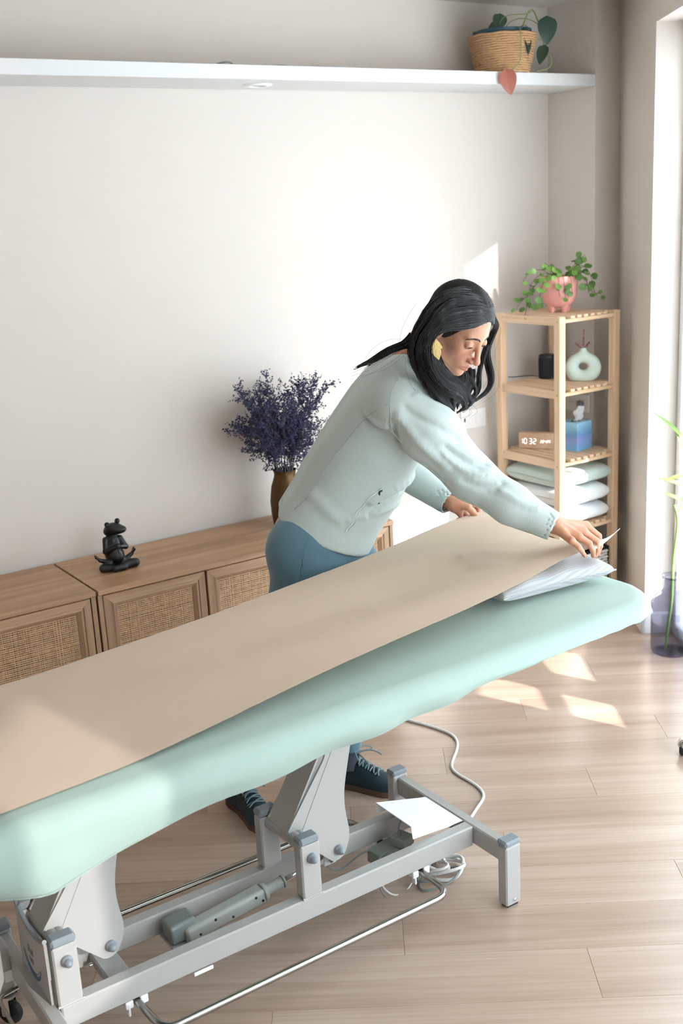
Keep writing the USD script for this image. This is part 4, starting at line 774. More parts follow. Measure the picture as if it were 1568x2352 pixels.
RD = np.stack([unit(vr + 0.25 * vn), -unit(vn - 0.25 * vr), (0, 0, 1.0)], 1)
def donut(P):
    Q = (P - DB) @ RD; x, y, z = Q[..., 0], Q[..., 1], Q[..., 2]
    c = np.sqrt((x / 1.12) ** 2 + ((z - 0.062) / 1.0) ** 2); tl = np.arctan2(x, z - 0.062)
    rad = 0.0275 - 0.004 * np.cos(tl); d = np.sqrt((c - 0.0445) ** 2 + (y * 1.0) ** 2) - rad
    d = smin(d, s_cap(Q, (0, 0, 0.118), (0, 0, 0.150), 0.0165, 0.0125), 0.022); d = smax(d, z - 0.150, 0.002); d = smax(d, -s_cap(Q, (0, 0, 0.135), (0, 0, 0.17), 0.0085), 0.002)
    return smax(d, -(z - 0.0005), 0.004)
obj('body', nets(donut, DB - (0.1, 0.1, 0.004), DB + (0.1, 0.1, 0.16), 0.0024), 'celadon', dv, smooth=True)
ds = thing('dried_sprig', 'small purple dried sprig standing in the ring-shaped vase', 'dried flowers', DB + (0, 0, 0.13))
for a, b, c in ((0.003, 0.0, 0.088), (-0.034, 0.0, 0.028), (0.028, 0.0, 0.030)):
    e = DB + (0, 0, 0.142); p = spline([e, e + vr * a * 0.4 + (0, 0, c * 0.45), e + vr * a + (0, 0, c)], 14); s_ = obj('stem', tube(p, 0.0011, 5), 'purple_flower', ds); q = []
    for k in range(70):
        o = p[r.integers(3, 14)] + r.normal(0, 0.0024, 3); d = unit(r.normal(size=3)) * 0.0028; q.append(trimesh.creation.icosphere(0, r.uniform(0.0010, 0.0020)).apply_translation(o))
    obj('blossom', q, 'purple_flower', s_, smooth=False, kind='stuff')
CB = np.array((3.580, 3.752, 0.776)); ck = thing('digital_clock', 'light wooden block clock with white glowing digits on the pine tower', 'clock', CB)
xr = unit(np.array((3.625 - 3.539, 3.685 - 3.824, 0))); RC = np.stack([xr, (0, 0, 1.0), np.cross(xr, (0, 0, 1.0))], 1)
obj('body', move(rbox(0.166, 0.076, 0.042, 0.006), RC, CB + (0, 0, 0.038)), 'clock_wood', ck)
SEG = {'a': (0, 2, 1, 2), 'b': (1, 1, 1, 2), 'c': (1, 0, 1, 1), 'd': (0, 0, 1, 0), 'e': (0, 0, 0, 1), 'f': (0, 1, 0, 2), 'g': (0, 1, 1, 1)}
DIG = {'0': 'abcdef', '1': 'bc', '2': 'abged', '3': 'abgcd', '4': 'fgbc', 'P': 'abgef', 'F': 'aefg'}
def digit(ch, x, y, w, h, t):
    q = []
    for s in DIG[ch]:
        x0, y0, x1, y1 = SEG[s]; g = 0.12 * h / 2
        if x0 == x1: q.append(sg.box(x + x0 * w - t / 2, y + y0 * h / 2 + g, x + x0 * w + t / 2, y + y1 * h / 2 - g))
        else: q.append(sg.box(x + g, y + y0 * h / 2 - t / 2, x + w - g, y + y0 * h / 2 + t / 2))
    return q
segs = []
for ch, x in (('1', -0.0735), ('0', -0.0545), ('3', -0.0300), ('2', -0.0105)): segs += digit(ch, x, -0.013, 0.0115, 0.024, 0.0019)
for ch, x in (('2', 0.0225), ('2', 0.0325), ('4', 0.0440), ('P', 0.0545), ('F', 0.0640)): segs += digit(ch, x, -0.008, 0.0066, 0.013, 0.0012)
obj('display_digits', [move(extrude(s, 0.0005), RC, CB + (0, 0, 0.038) + RC[:, 2] * 0.0211) for s in segs], 'display', ck, smooth=False)
TB = np.array((3.692, 3.608, 0.776)); tx = thing('tissue_box', 'blue patterned cube tissue box on the pine tower', 'tissue box', TB)
ea = unit(np.array((3.751 - 3.641, 3.573 - 3.556, 0))); RX = np.stack([ea, np.cross((0, 0, 1.0), ea), (0, 0, 1.0)], 1)
obj('carton', move(box(-0.056, 0.056, -0.045, 0.065, 0, 0.132, 0.0015), RX, TB), 'tissue_box', tx)
obj('opening', move(lathe([(0, 0.1325), (0.03, 0.1325), (0.03, 0.1321), (0, 0.1321)], n=30).apply_transform(np.diag([1.1, 0.7, 1, 1])), RX, TB), 'black_plastic', tx)
ts = thing('tissue', 'white tissue pulled up out of the blue tissue box', 'tissue', TB + (0, 0, 0.13))
u, v = np.meshgrid(np.linspace(-1, 1, 22), np.linspace(0, 1, 18), indexing='ij')
tp = np.stack([u * 0.030 * (0.55 + 0.75 * np.sin(PI * v * 0.8)) + 0.014 * v, 0.012 * np.sin(4 * u + 3 * v) + 0.010 * np.sin(9 * u) * v, 0.130 + 0.062 * v * (0.75 + 0.35 * np.sin(2.2 * u + 0.9)) ], -1)
obj('sheet', thick(grid_mesh(tp @ RX.T + TB), 0.0012), 'tissue', ts, smooth=True)
# folded towels: rounded, folded slabs
def folded(name, label, z, x0, x1, y0, y1, h, m, seed, layers=2):
    t = thing(name, label, 'towel', ((x0 + x1) / 2, (y0 + y1) / 2, z)); rr = np.random.default_rng(seed); hl = h / layers
    for k in range(layers):
        n, q = 54, 30; a = np.linspace(0, 1, n); pts = []
        zc = z + hl * (k + 0.5); L, W = x1 - x0, y1 - y0
        ph = np.linspace(0, 2 * PI, q, endpoint=False); V = np.zeros((n, q, 3))
        for i, s in enumerate(a):
            e = (1 - abs(2 * s - 1) ** 6) ** 0.4; hw = W / 2 * (0.9 + 0.1 * e); hh = hl / 2 * max(e, 0.02)
            cy = np.sign(np.cos(ph)) * np.abs(np.cos(ph)) ** 0.45 * hw * (0.93 + 0.07 * e); cz = np.sign(np.sin(ph)) * np.abs(np.sin(ph)) ** 0.8 * hh
            V[i] = np.stack([np.full(q, x0 + L * s), (y0 + y1) / 2 + cy, zc + cz], 1)
        V[..., 2] += (0.006 * (meshkit.noise(V * (22, 22, 5) + seed, seed) - 0.5) + 0.014 * (meshkit.noise(V * (7, 7, 0) + seed, seed + 1) - 0.5)) * np.clip((V[..., 2] - z) / h, 0, 1); V = np.concatenate([V, V[:, :1]], 1)
        V[..., 2] = np.maximum(V[..., 2], z + 0.0005); mm_ = grid_mesh(V); mm_.fix_normals() if False else None
        obj('fold', mm_, m, t, smooth=True)
Z4 = 0.461
folded('folded_towel', 'thick white folded towel at the bottom of the stack on the pine tower', Z4, 3.475, 3.785, 3.47, 3.84, 0.078, 'towel_white', 3, 1)
folded('folded_towel', 'thick white folded towel in the middle of the stack, under the mint blanket', Z4 + 0.0815, 3.47, 3.785, 3.468, 3.835, 0.090, 'towel_white', 4, 1)
folded('folded_blanket', 'mint ribbed blanket folded on top of the white towels on the pine tower', Z4 + 0.174, 3.452, 3.80, 3.47, 3.85, 0.082, 'towel_mint', 5, 1)
# woven basket
WB = np.array((3.63, 3.60, 0.158)); wb = thing('woven_basket', 'white woven basket with black trim on the lowest shelf of the pine tower', 'basket', WB)
bw, bd_, bh = 0.142, 0.115, 0.165
obj('lining', [box(WB[0] - bw + 0.004, WB[0] + bw - 0.004, WB[1] - bd_ + 0.004, WB[1] + bd_ - 0.004, WB[2] + 0.001, WB[2] + 0.01), box(WB[0] - bw + 0.004, WB[0] + bw - 0.004, WB[1] - bd_ + 0.006, WB[1] - bd_ + 0.010, WB[2], WB[2] + bh - 0.01), box(WB[0] - bw + 0.004, WB[0] + bw - 0.004, WB[1] + bd_ - 0.010, WB[1] + bd_ - 0.006, WB[2], WB[2] + bh - 0.01), box(WB[0] - bw + 0.006, WB[0] - bw + 0.010, WB[1] - bd_ + 0.004, WB[1] + bd_ - 0.004, WB[2], WB[2] + bh - 0.01), box(WB[0] + bw - 0.010, WB[0] + bw - 0.006, WB[1] - bd_ + 0.004, WB[1] + bd_ - 0.004, WB[2], WB[2] + bh - 0.01)], 'black_plastic', wb)
cor = np.array([(-bw, -bd_), (bw, -bd_), (bw, bd_), (-bw, bd_), (-bw, -bd_)]); per = np.r_[0, np.cumsum(np.linalg.norm(np.diff(cor, axis=0), axis=1))]
def rim(s): return np.stack([np.interp(s, per, cor[:, k]) for k in (0, 1)], -1)
nrow = 11
for k in range(nrow):
    s = np.linspace(0, per[-1], 240); p = rim(s); o = p / np.abs(p / (bw, bd_)).max(1, keepdims=True); wv = 0.0035 * np.sin(s / per[-1] * 2 * PI * 22 + PI * (k % 2))
    out = p * (1 + wv[:, None] / 0.12); obj('cord', tube(np.c_[WB[0] + out[:, 0], WB[1] + out[:, 1], np.full(240, WB[2] + 0.008 + k * 0.0145)], 0.0066, 6, cap=False), 'black_rubber' if k in (nrow - 1,) else 'white_rope', wb, smooth=True)
for cx, cy in cor[:4]:
    obj('corner_binding', [trimesh.creation.icosphere(1, 0.0085).apply_translation((WB[0] + cx, WB[1] + cy, WB[2] + 0.008 + q * 0.0145)) for q in range(nrow)], 'black_rubber', wb, smooth=True)

# ------------------------------------------------------------------ violet glass bottle with bamboo by the window
GB = np.array((3.592, 2.955, 0.0)); gv = thing('glass_bottle', 'tall violet glass bottle with water standing on the floor by the window jamb', 'bottle', GB)
pr = [(0, 0.006), (0.07, 0.0045), (0.079, 0.003), (0.083, 0.012), (0.0845, 0.04), (0.0845, 0.215), (0.081, 0.235), (0.070, 0.255), (0.052, 0.270), (0.040, 0.278), (0.0345, 0.288), (0.0335, 0.315), (0.0345, 0.330), (0.047, 0.337), (0.049, 0.341), (0.046, 0.344), (0.036, 0.339), (0.0315, 0.330)]
obj('glass', lathe(pr, GB, 64), 'violet_glass', gv, smooth=True)
wt = obj('water', lathe([(0, 0.012), (0.078, 0.012), (0.0805, 0.04), (0.0805, 0.137), (0.078, 0.1385), (0, 0.138)], GB, 48), 'water', gv, smooth=True)
bm = thing('bamboo_stem', 'lucky bamboo stem with narrow leaves in the violet glass bottle', 'plant', GB + (0, 0, 0.014))
sc_ = spline([GB + (-0.018, 0.012, 0.016), GB + (-0.012, 0.006, 0.12), GB + (-0.002, 0.0, 0.24), GB + (0.002, 0.0, 0.36), GB + (0.012, -0.002, 0.48), GB + (0.020, 0.0, 0.60), GB + (0.006, 0.005, 0.645)], 90); rd = 0.0062 + 0.0012 * (np.abs(((np.linspace(0, 1, 90) * 9) % 1) - 0.0) < 0.08)
obj('stem', tube(sc_, rd, 12), 'bamboo_stem', bm, smooth=True)
s2 = spline([GB + (0.018, 0.0, 0.60), GB + (0.05, 0.0, 0.66), GB + (0.07, 0, 0.76), GB + (0.085, 0, 0.90)], 30); obj('stem', tube(s2, 0.004, 10), 'bamboo_stem', bm, smooth=True)
for p, d, L in (((0.05, 0, 0.66), -vr * 0.5 + np.array((0, 0, 0.25)), 0.09), ((0.065, 0, 0.72), -vr * 0.9 + np.array((0, 0, 0.35)), 0.13), ((0.07, 0, 0.77), -vr * 0.8 + np.array((0, 0, -0.2)), 0.10), ((0.075, 0, 0.82), -vr * 0.35 + np.array((0, 0, 1.0)), 0.14), ((0.078, 0, 0.86), vr * 0.6 + np.array((0, 0, 0.6)), 0.16), ((0.08, 0, 0.90), -vr * 0.9 + np.array((0, 0, 0.9)), 0.2), ((0.066, 0, 0.70), vr * 0.8 + np.array((0, 0, 0.2)), 0.15)):
    obj('leaf', place_leaf(leaf_mesh(L, 0.016, 'long', 0.35, 0.2, 14), GB + p, d, vn + (0, 0, 0.6)), 'bamboo_leaf', bm, smooth=True)

# ------------------------------------------------------------------ the woman
PB_ = np.array((1.70, 2.90, 0.0)); wo = thing('person', 'dark-haired woman in pale green fleece and teal leggings bending over the treatment table', 'person', PB_)
RH = np.array([[0.1698, 0.9712, 0.1672], [-0.7735, 0.2365, -0.588], [-0.6106, -0.0295, 0.7914]]); TH = np.array([2.1231, 2.55, 1.5532]); SH_ = 1.06
H = lambda p: RH @ (np.asarray(p, float) * SH_) + TH
lat = np.array((0.495, 0.869, 0.0))                      # from her right shoulder to her left
NK = np.array((2.0099, 2.6800, 1.3965))
def head_local(P): return ((P - TH) @ RH) / SH_
nk_l = head_local(NK)
LID = [(0.0735, s * 0.0325, -0.0015) for s in (-1, 1)]
def f_head(P):
    Q = head_local(P); A = np.stack([Q[..., 0], np.abs(Q[..., 1]), Q[..., 2]], -1)
    d = s_ell(Q, (-0.012, 0, 0.028), (0.094, 0.073, 0.084))
    d = smin(d, s_ell(Q, (0.026, 0, -0.030), (0.055, 0.056, 0.085)), 0.03)
    d = smin(d, s_cap(A, (0.055, 0.0, -0.094), (0.002, 0.046, -0.058), 0.018, 0.022), 0.022)
    d = smin(d, s_ell(A, (0.053, 0.036, -0.026), (0.021, 0.020, 0.022)), 0.02)
    d = smin(d, s_cap(A, (0.0745, 0.0, 0.020), (0.066, 0.036, 0.019), 0.009, 0.007), 0.016)
    d = smin(d, s_ell(Q, (0.070, 0, -0.064), (0.021, 0.030, 0.026)), 0.016)
    d = smin(d, s_ell(Q, (0.073, 0, -0.101), (0.0155, 0.018, 0.014)), 0.016)
    d = smax(d, -s_ell(A, (0.094, 0.033, 0.001), (0.017, 0.019, 0.0125)), 0.014)
    n = smin(s_cap(Q, (0.080, 0, 0.010), (0.106, 0, -0.036), 0.0062, 0.0088), s_ell(Q, (0.1075, 0, -0.0415), (0.0105, 0.0105, 0.0095)), 0.006)
    n = smin(n, s_ell(A, (0.096, 0.0120, -0.0465), (0.0100, 0.0068, 0.0070)), 0.005)
    d = smin(d, n, 0.009); d = smax(d, -s_ell(A, (0.101, 0.0068, -0.0535), (0.0055, 0.0032, 0.003)), 0.002)
    d = smin(d, s_cap(A, (0.0920, 0.0, -0.0680), (0.0815, 0.019, -0.0735), 0.0058, 0.0026), 0.004)
    d = smin(d, s_cap(A, (0.0900, 0.0, -0.0790), (0.0815, 0.017, -0.0755), 0.0068, 0.0028), 0.005)
    d = smax(d, -s_cap(A, (0.0985, 0.0, -0.0735), (0.0835, 0.0235, -0.0745), 0.0012, 0.0009), 0.0025)
    for c in LID:
        e = np.linalg.norm(Q - np.array(c), axis=-1) - 0.0132
        e = smax(e, -s_ell(Q, (c[0] + 0.0125, c[1], c[2] - 0.0042), (0.006, 0.0125, 0.0020)), 0.0015); d = smin(d, e, 0.0035)
    d = smin(d, smax(s_ell(A, (-0.006, 0.075, -0.008), (0.018, 0.0085, 0.031)), -s_ell(A, (-0.003, 0.085, -0.004), (0.010, 0.007, 0.018)), 0.004), 0.006)
    nk = smin(s_cap(Q, (-0.028, 0, -0.050), nk_l, 0.052, 0.058), s_cap(Q, (-0.045, 0, 0.0), nk_l + (-0.01, 0, 0), 0.05, 0.06), 0.02)
    return smin(d, nk, 0.028) * SH_
head = nets(f_head, TH + (-0.24, -0.17, -0.30), TH + (0.15, 0.24, 0.15), 0.0021)
def chain(P, pts, rs, k=0.004):
    d = None
    for a, b, ra, rb in zip(pts, pts[1:], rs, rs[1:]):
        e = s_cap(P, a, b, ra, rb); d = e if d is None else smin(d, e, k)
    return d
# right hand, laid over the lifted edge of the paper: palm down, little finger nearest
RWR = np.array((2.1617, 2.2050, 1.0101)); RFA = np.array((2.1300, 2.2650, 1.0352))
RM = [np.array(p) for p in ((2.2747, 2.1850, 0.9874), (2.2453, 2.1650, 0.9795), (2.2057, 2.1450, 0.9765), (2.1614, 2.1300, 0.9776))]
RP1 = [np.array(p) for p in ((2.3055, 2.1650, 0.9539), (2.2773, 2.1450, 0.9485), (2.2286, 2.1270, 0.9564), (2.1733, 2.1150, 0.9619))]
RP2 = [np.array(p) for p in ((2.3184, 2.1700, 0.9198), (2.2847, 2.1500, 0.9211), (2.2490, 2.1330, 0.9300), (2.1921, 2.1200, 0.9427))]
RP3 = [np.array(p) for p in ((2.3206, 2.1820, 0.8941), (2.2866, 2.1600, 0.8987), (2.2604, 2.1420, 0.9086), (2.2098, 2.1270, 0.9244))]
def f_rhand(P):
    d = chain(P, [RFA, RWR], [0.027, 0.0235])
    for m, r0, r1 in zip(RM, (0.017, 0.018, 0.0175, 0.016), (0.0122, 0.0122, 0.0116, 0.0105)): d = smin(d, s_cap(P, RWR * 0.9 + m * 0.1, m, r0, r1), 0.014)
    th = chain(P, [RWR * 0.7 + RM[0] * 0.3 + np.array((0, 0.012, -0.006)), np.array((2.2691, 2.2050, 0.9648)), np.array((2.3033, 2.2000, 0.9270)), np.array((2.3125, 2.1880, 0.8985))], [0.015, 0.0115, 0.0098, 0.0078], 0.006); d = smin(d, th, 0.010)
    for i in range(4):
        s = (1.0, 1.0, 0.96, 0.86)[i]; e = chain(P, [RM[i], RP1[i], RP2[i], RP3[i]], [0.0106 * s, 0.0094 * s, 0.0081 * s, 0.0068 * s], 0.003); d = smin(d, e, 0.006)
    for m in RM: d = smin(d, np.linalg.norm(P - m - np.array((-0.001, -0.002, 0.0045)), axis=-1) - 0.0072, 0.006)
    for a, b in ((RM[1], 0), (RM[2], 0), (RM[0], 0)):      # tendons on the back of the hand
        d = smin(d, s_cap(P, RWR + np.array((0, -0.004, 0.016)), a + np.array((0, -0.002, 0.007)), 0.004, 0.004), 0.008)
    return d
rhand = nets(f_rhand, np.min([RFA, RWR, *RM, *RP3], 0) - 0.04, np.max([RFA, RWR, *RM, *RP1], 0) + 0.045, 0.0018)
# left hand, pinching the far edge between thumb and fingers
LWR = np.array((2.2112, 2.7050, 0.9647)); LFA = np.array((2.1946, 2.7680, 0.9913))
LF = [[(2.2757, 2.7100, 0.9573), (2.3168, 2.7150, 0.9382), (2.3209, 2.7050, 0.9230), (2.3058, 2.6900, 0.9126)], [(2.2637, 2.7050, 0.9459), (2.2989, 2.7100, 0.9204), (2.2992, 2.7000, 0.9059), (2.2849, 2.6900, 0.9004)], [(2.2464, 2.7000, 0.9385), (2.2677, 2.7000, 0.9122), (2.2608, 2.6900, 0.9038), (2.2396, 2.6800, 0.9086)], [(2.2274, 2.6950, 0.9358), (2.2378, 2.6950, 0.9147), (2.2256, 2.6850, 0.9118), (2.2090, 2.6780, 0.9195)]]
LF = [[np.array(p) for p in f] for f in LF]
LT = [np.array(p) for p in ((2.2237, 2.6850, 0.9661), (2.2393, 2.6650, 0.9582), (2.2600, 2.6600, 0.9319), (2.2805, 2.6630, 0.9112))]
def f_lhand(P):
    d = chain(P, [LFA, LWR], [0.026, 0.0225])
    for f, r0, r1 in zip(LF, (0.017, 0.018, 0.0175, 0.016), (0.0120, 0.0120, 0.0114, 0.0105)): d = smin(d, s_cap(P, LWR * 0.9 + f[0] * 0.1, f[0], r0, r1), 0.012)
    d = smin(d, chain(P, LT, [0.0165, 0.0118, 0.0098, 0.0076], 0.006), 0.010)
    for i in range(4): s = (1.0, 1.0, 0.96, 0.86)[i]; d = smin(d, chain(P, LF[i], [0.0104 * s, 0.0092 * s, 0.0080 * s, 0.0068 * s], 0.003), 0.005)
    return d
lhand = nets(f_lhand, np.min([LFA, LWR, *[p for f in LF for p in f], *LT], 0) - 0.04, np.max([LFA, LWR, *[p for f in LF for p in f], *LT], 0) + 0.04, 0.0018)

# torso, arms and legs: shared by the body under the clothes and by the clothes
LVT = [(np.array(p), r, w) for p, r, w in (((1.7772, 2.8950, 0.8568), 0.148, 0.055), ((1.8220, 2.8800, 0.9288), 0.148, 0.055), ((1.8713, 2.8500, 1.0237), 0.146, 0.05), ((1.9069, 2.8100, 1.1032), 0.144, 0.05), ((1.9382, 2.7700, 1.1860), 0.140, 0.055), ((1.9700, 2.7350, 1.2623), 0.126, 0.075), ((1.9854, 2.7000, 1.3274), 0.105, 0.095), ((1.9962, 2.6850, 1.3740), 0.078, 0.085), ((2.0152, 2.6750, 1.4147), 0.055, 0.035))]
RS, RA1, RE, RF1, RW_ = (np.array(p) for p in ((1.9053, 2.5450, 1.3493), (1.9423, 2.4750, 1.2739), (2.0381, 2.4050, 1.1341), (2.0954, 2.3050, 1.0639), (2.1756, 2.1950, 0.9952)))
LS, LE, LW_ = (np.array(p) for p in ((2.2574, 2.8700, 1.3000), (2.1478, 2.9300, 1.0697), (2.2111, 2.7050, 0.9618)))
def torso(P, g=0.0):
    d = None
    for c, r, w in LVT:
        e = s_cap(P, c - lat * w, c + lat * w, r + g); d = e if d is None else smin(d, e, 0.06)
    return d
def arms(P, g=0.0):
    r = chain(P, [RS, RA1, RE, RF1, RW_], [0.092 + g, 0.083 + g, 0.066 + g, 0.056 + g, 0.041 + g], 0.03); l = chain(P, [LS, LE, LW_], [0.085 + g, 0.062 + g, 0.040 + g], 0.02); return r, l
RHIP, RKN, RAN = np.array((1.7194, 2.8300, 0.8101)), np.array((1.615, 2.90, 0.47)), np.array((1.505, 2.985, 0.09))
LHIP, LKN, LAN = np.array((1.9701, 2.9700, 0.7459)), np.array((1.90, 2.91, 0.48)), np.array((1.872, 2.885, 0.09))
PEL = np.array((1.8066, 2.8850, 0.8731))
def legs(P, g=0.0):
    d = s_cap(P, PEL - lat * 0.06, PEL + lat * 0.06, 0.140 + g)
    d = smin(d, s_cap(P, np.array((1.7092, 2.8200, 0.8900)), np.array((1.7946, 2.9500, 0.8420)), 0.120 + g), 0.04)
    for h, k, a in ((RHIP, RKN, RAN), (LHIP, LKN, LAN)): d = smin(d, chain(P, [h, k, k * 0.6 + a * 0.4, a], [0.108 + g, 0.064 + g, 0.060 + g, 0.040 + g], 0.03), 0.035)
    return d
def f_inner(P):
    r, l = arms(P, -0.022); return smin(smin(smin(torso(P, -0.024), r, 0.03), l, 0.03), legs(P, -0.016), 0.03)
inner = nets(f_inner, (1.28, 2.02, 0.02), (2.5, 3.16, 1.52), 0.014)
body = cat([head, rhand, lhand, inner])
bv_h = head_local(np.array(body.vertices)); base_c = np.array(S('c08b6d')); lip_c = np.array(S('b46a62')); red_c = np.array(S('bb7460'))
def mix_(c, m, t): return c * (1 - t[:, None]) + m * t[:, None]
ay = np.abs(bv_h[:, 1]); tint = np.tile(base_c, (len(bv_h), 1))
tint = mix_(tint, red_c, 0.45 * np.exp(-((bv_h[:, 0] - 0.066) ** 2 + (ay - 0.04) ** 2 + (bv_h[:, 2] + 0.035) ** 2) / 0.0006)); tint = mix_(tint, red_c, 0.5 * np.exp(-((bv_h[:, 0] - 0.11) ** 2 + ay ** 2 + (bv_h[:, 2] + 0.043) ** 2) / 0.0003))
lm = np.clip(1.5 - np.abs(bv_h[:, 2] + 0.0738 - 0.00 * ay) / (0.0068 * np.sqrt(np.clip(1 - (ay / 0.0245) ** 2, 0.0001, 1))), 0, 1) * (ay < 0.0245) * (bv_h[:, 0] > 0.078); tint = mix_(tint, lip_c, 0.85 * lm)
for M_ in (RP3, [f[3] for f in LF], [LT[3]]):
    for p in M_: tint = mix_(tint, red_c, 0.6 * np.exp(-((np.array(body.vertices) - p) ** 2).sum(1) / 0.00025))
obj('body', body, 'skin', wo, smooth=True, tint=tint)
for i, c in enumerate(LID):
    e = obj('eyeball', trimesh.creation.icosphere(3, 0.0123 * SH_).apply_translation(H(c)), 'eye_white', wo, smooth=True)
    gz = unit((1.0, 0.0, -0.36)); obj('iris', move(lathe([(0, 0.0126), (0.0035, 0.01245), (0.0058, 0.0118), (0.0058, 0.0112), (0, 0.0112)], n=24), RH @ frame_to(gz) * SH_, H(c)), 'iris', e)
    a = np.linspace(-1, 1, 15); lp = [H((c[0] + 0.0136 * math.cos(0.85 * t), c[1] + 0.0128 * math.sin(0.95 * t) , c[2] - 0.0022 - 0.0016 * t * t)) for t in a]
    obj('eyelash', tube(np.array(lp), 0.0011 * np.clip(1.3 - np.abs(a) ** 3, 0.3, 1), 6), 'lash', wo, smooth=True)
    s = 1 if c[1] > 0 else -1; pt, ct, wt_ = [], [], []; rr = np.random.default_rng(5 + i)
    hv, hn = arr(head, True)[0], arr(head, True)[2]; kd = cKDTree(hv)
    for k in range(110):
        t = rr.random(); q = np.array([0.094 - 0.021 * t ** 1.6, s * (0.012 + 0.040 * t), 0.0150 + 0.0085 * math.sin(PI * min(t * 0.85 + 0.05, 1)) - 0.004 * t]) + rr.normal(0, 1, 3) * (0.0, 0.0012, 0.0016 * (1 - 0.7 * t))
        w = H(q); _, j = kd.query(w); w0 = hv[j]; dr = RH @ unit((-0.3, s * (0.5 + 0.5 * t), 0.55 * (1 - t) - 0.25 * t))
        for f in (0, 0.5, 1): pt.append(w0 + dr * 0.0065 * f + hn[j] * (0.0006 + 0.0006 * math.sin(PI * f))); wt_.append(0.0018 * (1 - 0.6 * f))
        ct.append(3)
    curves('eyebrow', np.array(pt), ct, wt_, 'lash', wo)
# nails
for p, q in list(zip(RP3, RP2)) + [(LT[3], LT[2])]:
    d = unit(p - q); up = unit(np.array((0.15, -0.5, 0.85)) if p is not LT[3] else np.array((0.0, -0.75, 0.65))); up = unit(up - d * (up @ d)); sd = np.cross(up, d)
    obj('fingernail', move(rbox(0.0078, 0.0100, 0.0016, 0.0007, 2), np.stack([sd, d, up], 1), p + up * 0.0061 + d * 0.0012), 'lip' if False else 'nail', wo, smooth=True)

# fleece jacket
hemB, hemF, hemN = np.array((1.6500, 2.9000, 1.0046)), np.array((1.9662, 2.8300, 0.8600)), np.array((1.7136, 2.7150, 0.9252)); hn_ = unit(np.cross(hemF - hemB, hemN - hemB)); hn_ = hn_ if hn_[2] < 0 else -hn_
rcd, lcd = unit(RW_ - RF1), unit(LW_ - LE)
def f_jacket(P):
    r, l = arms(P); r = smax(r, (P - (RW_ - rcd * 0.012)) @ rcd, 0.004); l = smax(l, (P - (LW_ - lcd * 0.012)) @ lcd, 0.004)
    r = smax(r, -s_cap(P, RW_ - rcd * 0.045, RW_ + rcd * 0.05, 0.036), 0.002); l = smax(l, -s_cap(P, LW_ - lcd * 0.045, LW_ + lcd * 0.05, 0.035), 0.002)
    t = torso(P, 0.0)
    t = smax(t, (P - hemB) @ hn_, 0.006)
    d = smin(smin(t, r, 0.035), l, 0.03)
    co = np.abs(s_cap(P, NK + (0.0, 0, -0.02), NK + (0.028, -0.020, 0.050), 0.066, 0.064)) - 0.004; co = smax(co, (P - (NK + np.array((0.02, -0.014, 0.036)))) @ unit((0.35, -0.25, 0.9)), 0.003)
    return smin(d, co, 0.012)
jk = nets(f_jacket, (1.50, 2.09, 0.78), (2.42, 3.16, 1.54), 0.0062)
v, f, n = arr(jk, True); n = n.copy(); v = v.copy()
def ridge(pts, amp, wid):
    global v
    c = spline([np.array(p) for p in pts], 60); c = snap(c, jk); dd, _ = cKDTree(c).query(v); v = v + n * (1.25 * amp * np.exp(-(dd / wid) ** 2))[:, None]
u_arm = unit(RE - RS)
v = v + n * (0.0045 * (meshkit.fbm(v @ np.stack([u_arm, np.cross(u_arm, lat), lat], 1) * (5, 12, 12), 3, 11) - 0.5))[:, None]
for pts, amp, wid in (([(1.7690, 2.6000, 1.3155), (1.8271, 2.5800, 1.2954), (1.8521, 2.5200, 1.2842)], -0.009, 0.009), ([(1.7742, 2.6000, 1.3261), (1.8239, 2.5700, 1.3124), (1.8484, 2.5200, 1.3037)], 0.007, 0.012), ([(1.8150, 2.5000, 1.2988), (1.8660, 2.5200, 1.2504), (1.9384, 2.5500, 1.1917)], -0.012, 0.012), ([(1.8095, 2.4600, 1.3294), (1.8594, 2.4200, 1.2593), (1.9175, 2.3800, 1.1810)], 0.007, 0.014), ([(1.8336, 2.4400, 1.3589), (1.8998, 2.4100, 1.3100), (1.9682, 2.4000, 1.2574)], -0.006, 0.012),
    ([(1.8963, 2.4600, 1.3909), (1.9484, 2.4300, 1.3438), (2.0014, 2.4200, 1.2747)], 0.006, 0.013), ([(1.9177, 2.3400, 1.2369), (1.9716, 2.3400, 1.2031), (2.0478, 2.3600, 1.1770)], -0.008, 0.010), ([(1.9014, 2.3400, 1.2125), (1.9708, 2.3400, 1.1758), (2.0428, 2.3400, 1.1531)], 0.006, 0.010), ([(1.9459, 2.3400, 1.1388), (2.0083, 2.3200, 1.1247), (2.0645, 2.3100, 1.1187)], -0.005, 0.010), ([(2.0287, 2.2700, 1.1298), (2.0658, 2.2400, 1.0969), (2.1210, 2.2200, 1.0649)], 0.006, 0.012),
    ([(1.8482, 2.6600, 1.0671), (1.8987, 2.6600, 1.1051), (1.9805, 2.6800, 1.1282)], 0.008, 0.012), ([(1.8442, 2.6800, 1.0302), (1.8889, 2.6600, 1.0730), (1.9624, 2.6800, 1.0971)], -0.006, 0.010), ([(1.8011, 2.7000, 1.0143), (1.8606, 2.6800, 1.0339), (1.9411, 2.7000, 1.0424)], 0.005, 0.014), ([(1.6616, 2.7400, 1.1007), (1.7017, 2.7000, 1.0539), (1.7688, 2.7000, 1.0070)], 0.004, 0.018), ([(1.8818, 2.5200, 1.4177), (1.9044, 2.5000, 1.3981), (1.9352, 2.4800, 1.3898)], 0.004, 0.012)): ridge(pts, amp, wid)
jk2 = trimesh.Trimesh(v, f, process=False); jp = obj('jacket', jk2, 'fleece', wo, smooth=True)
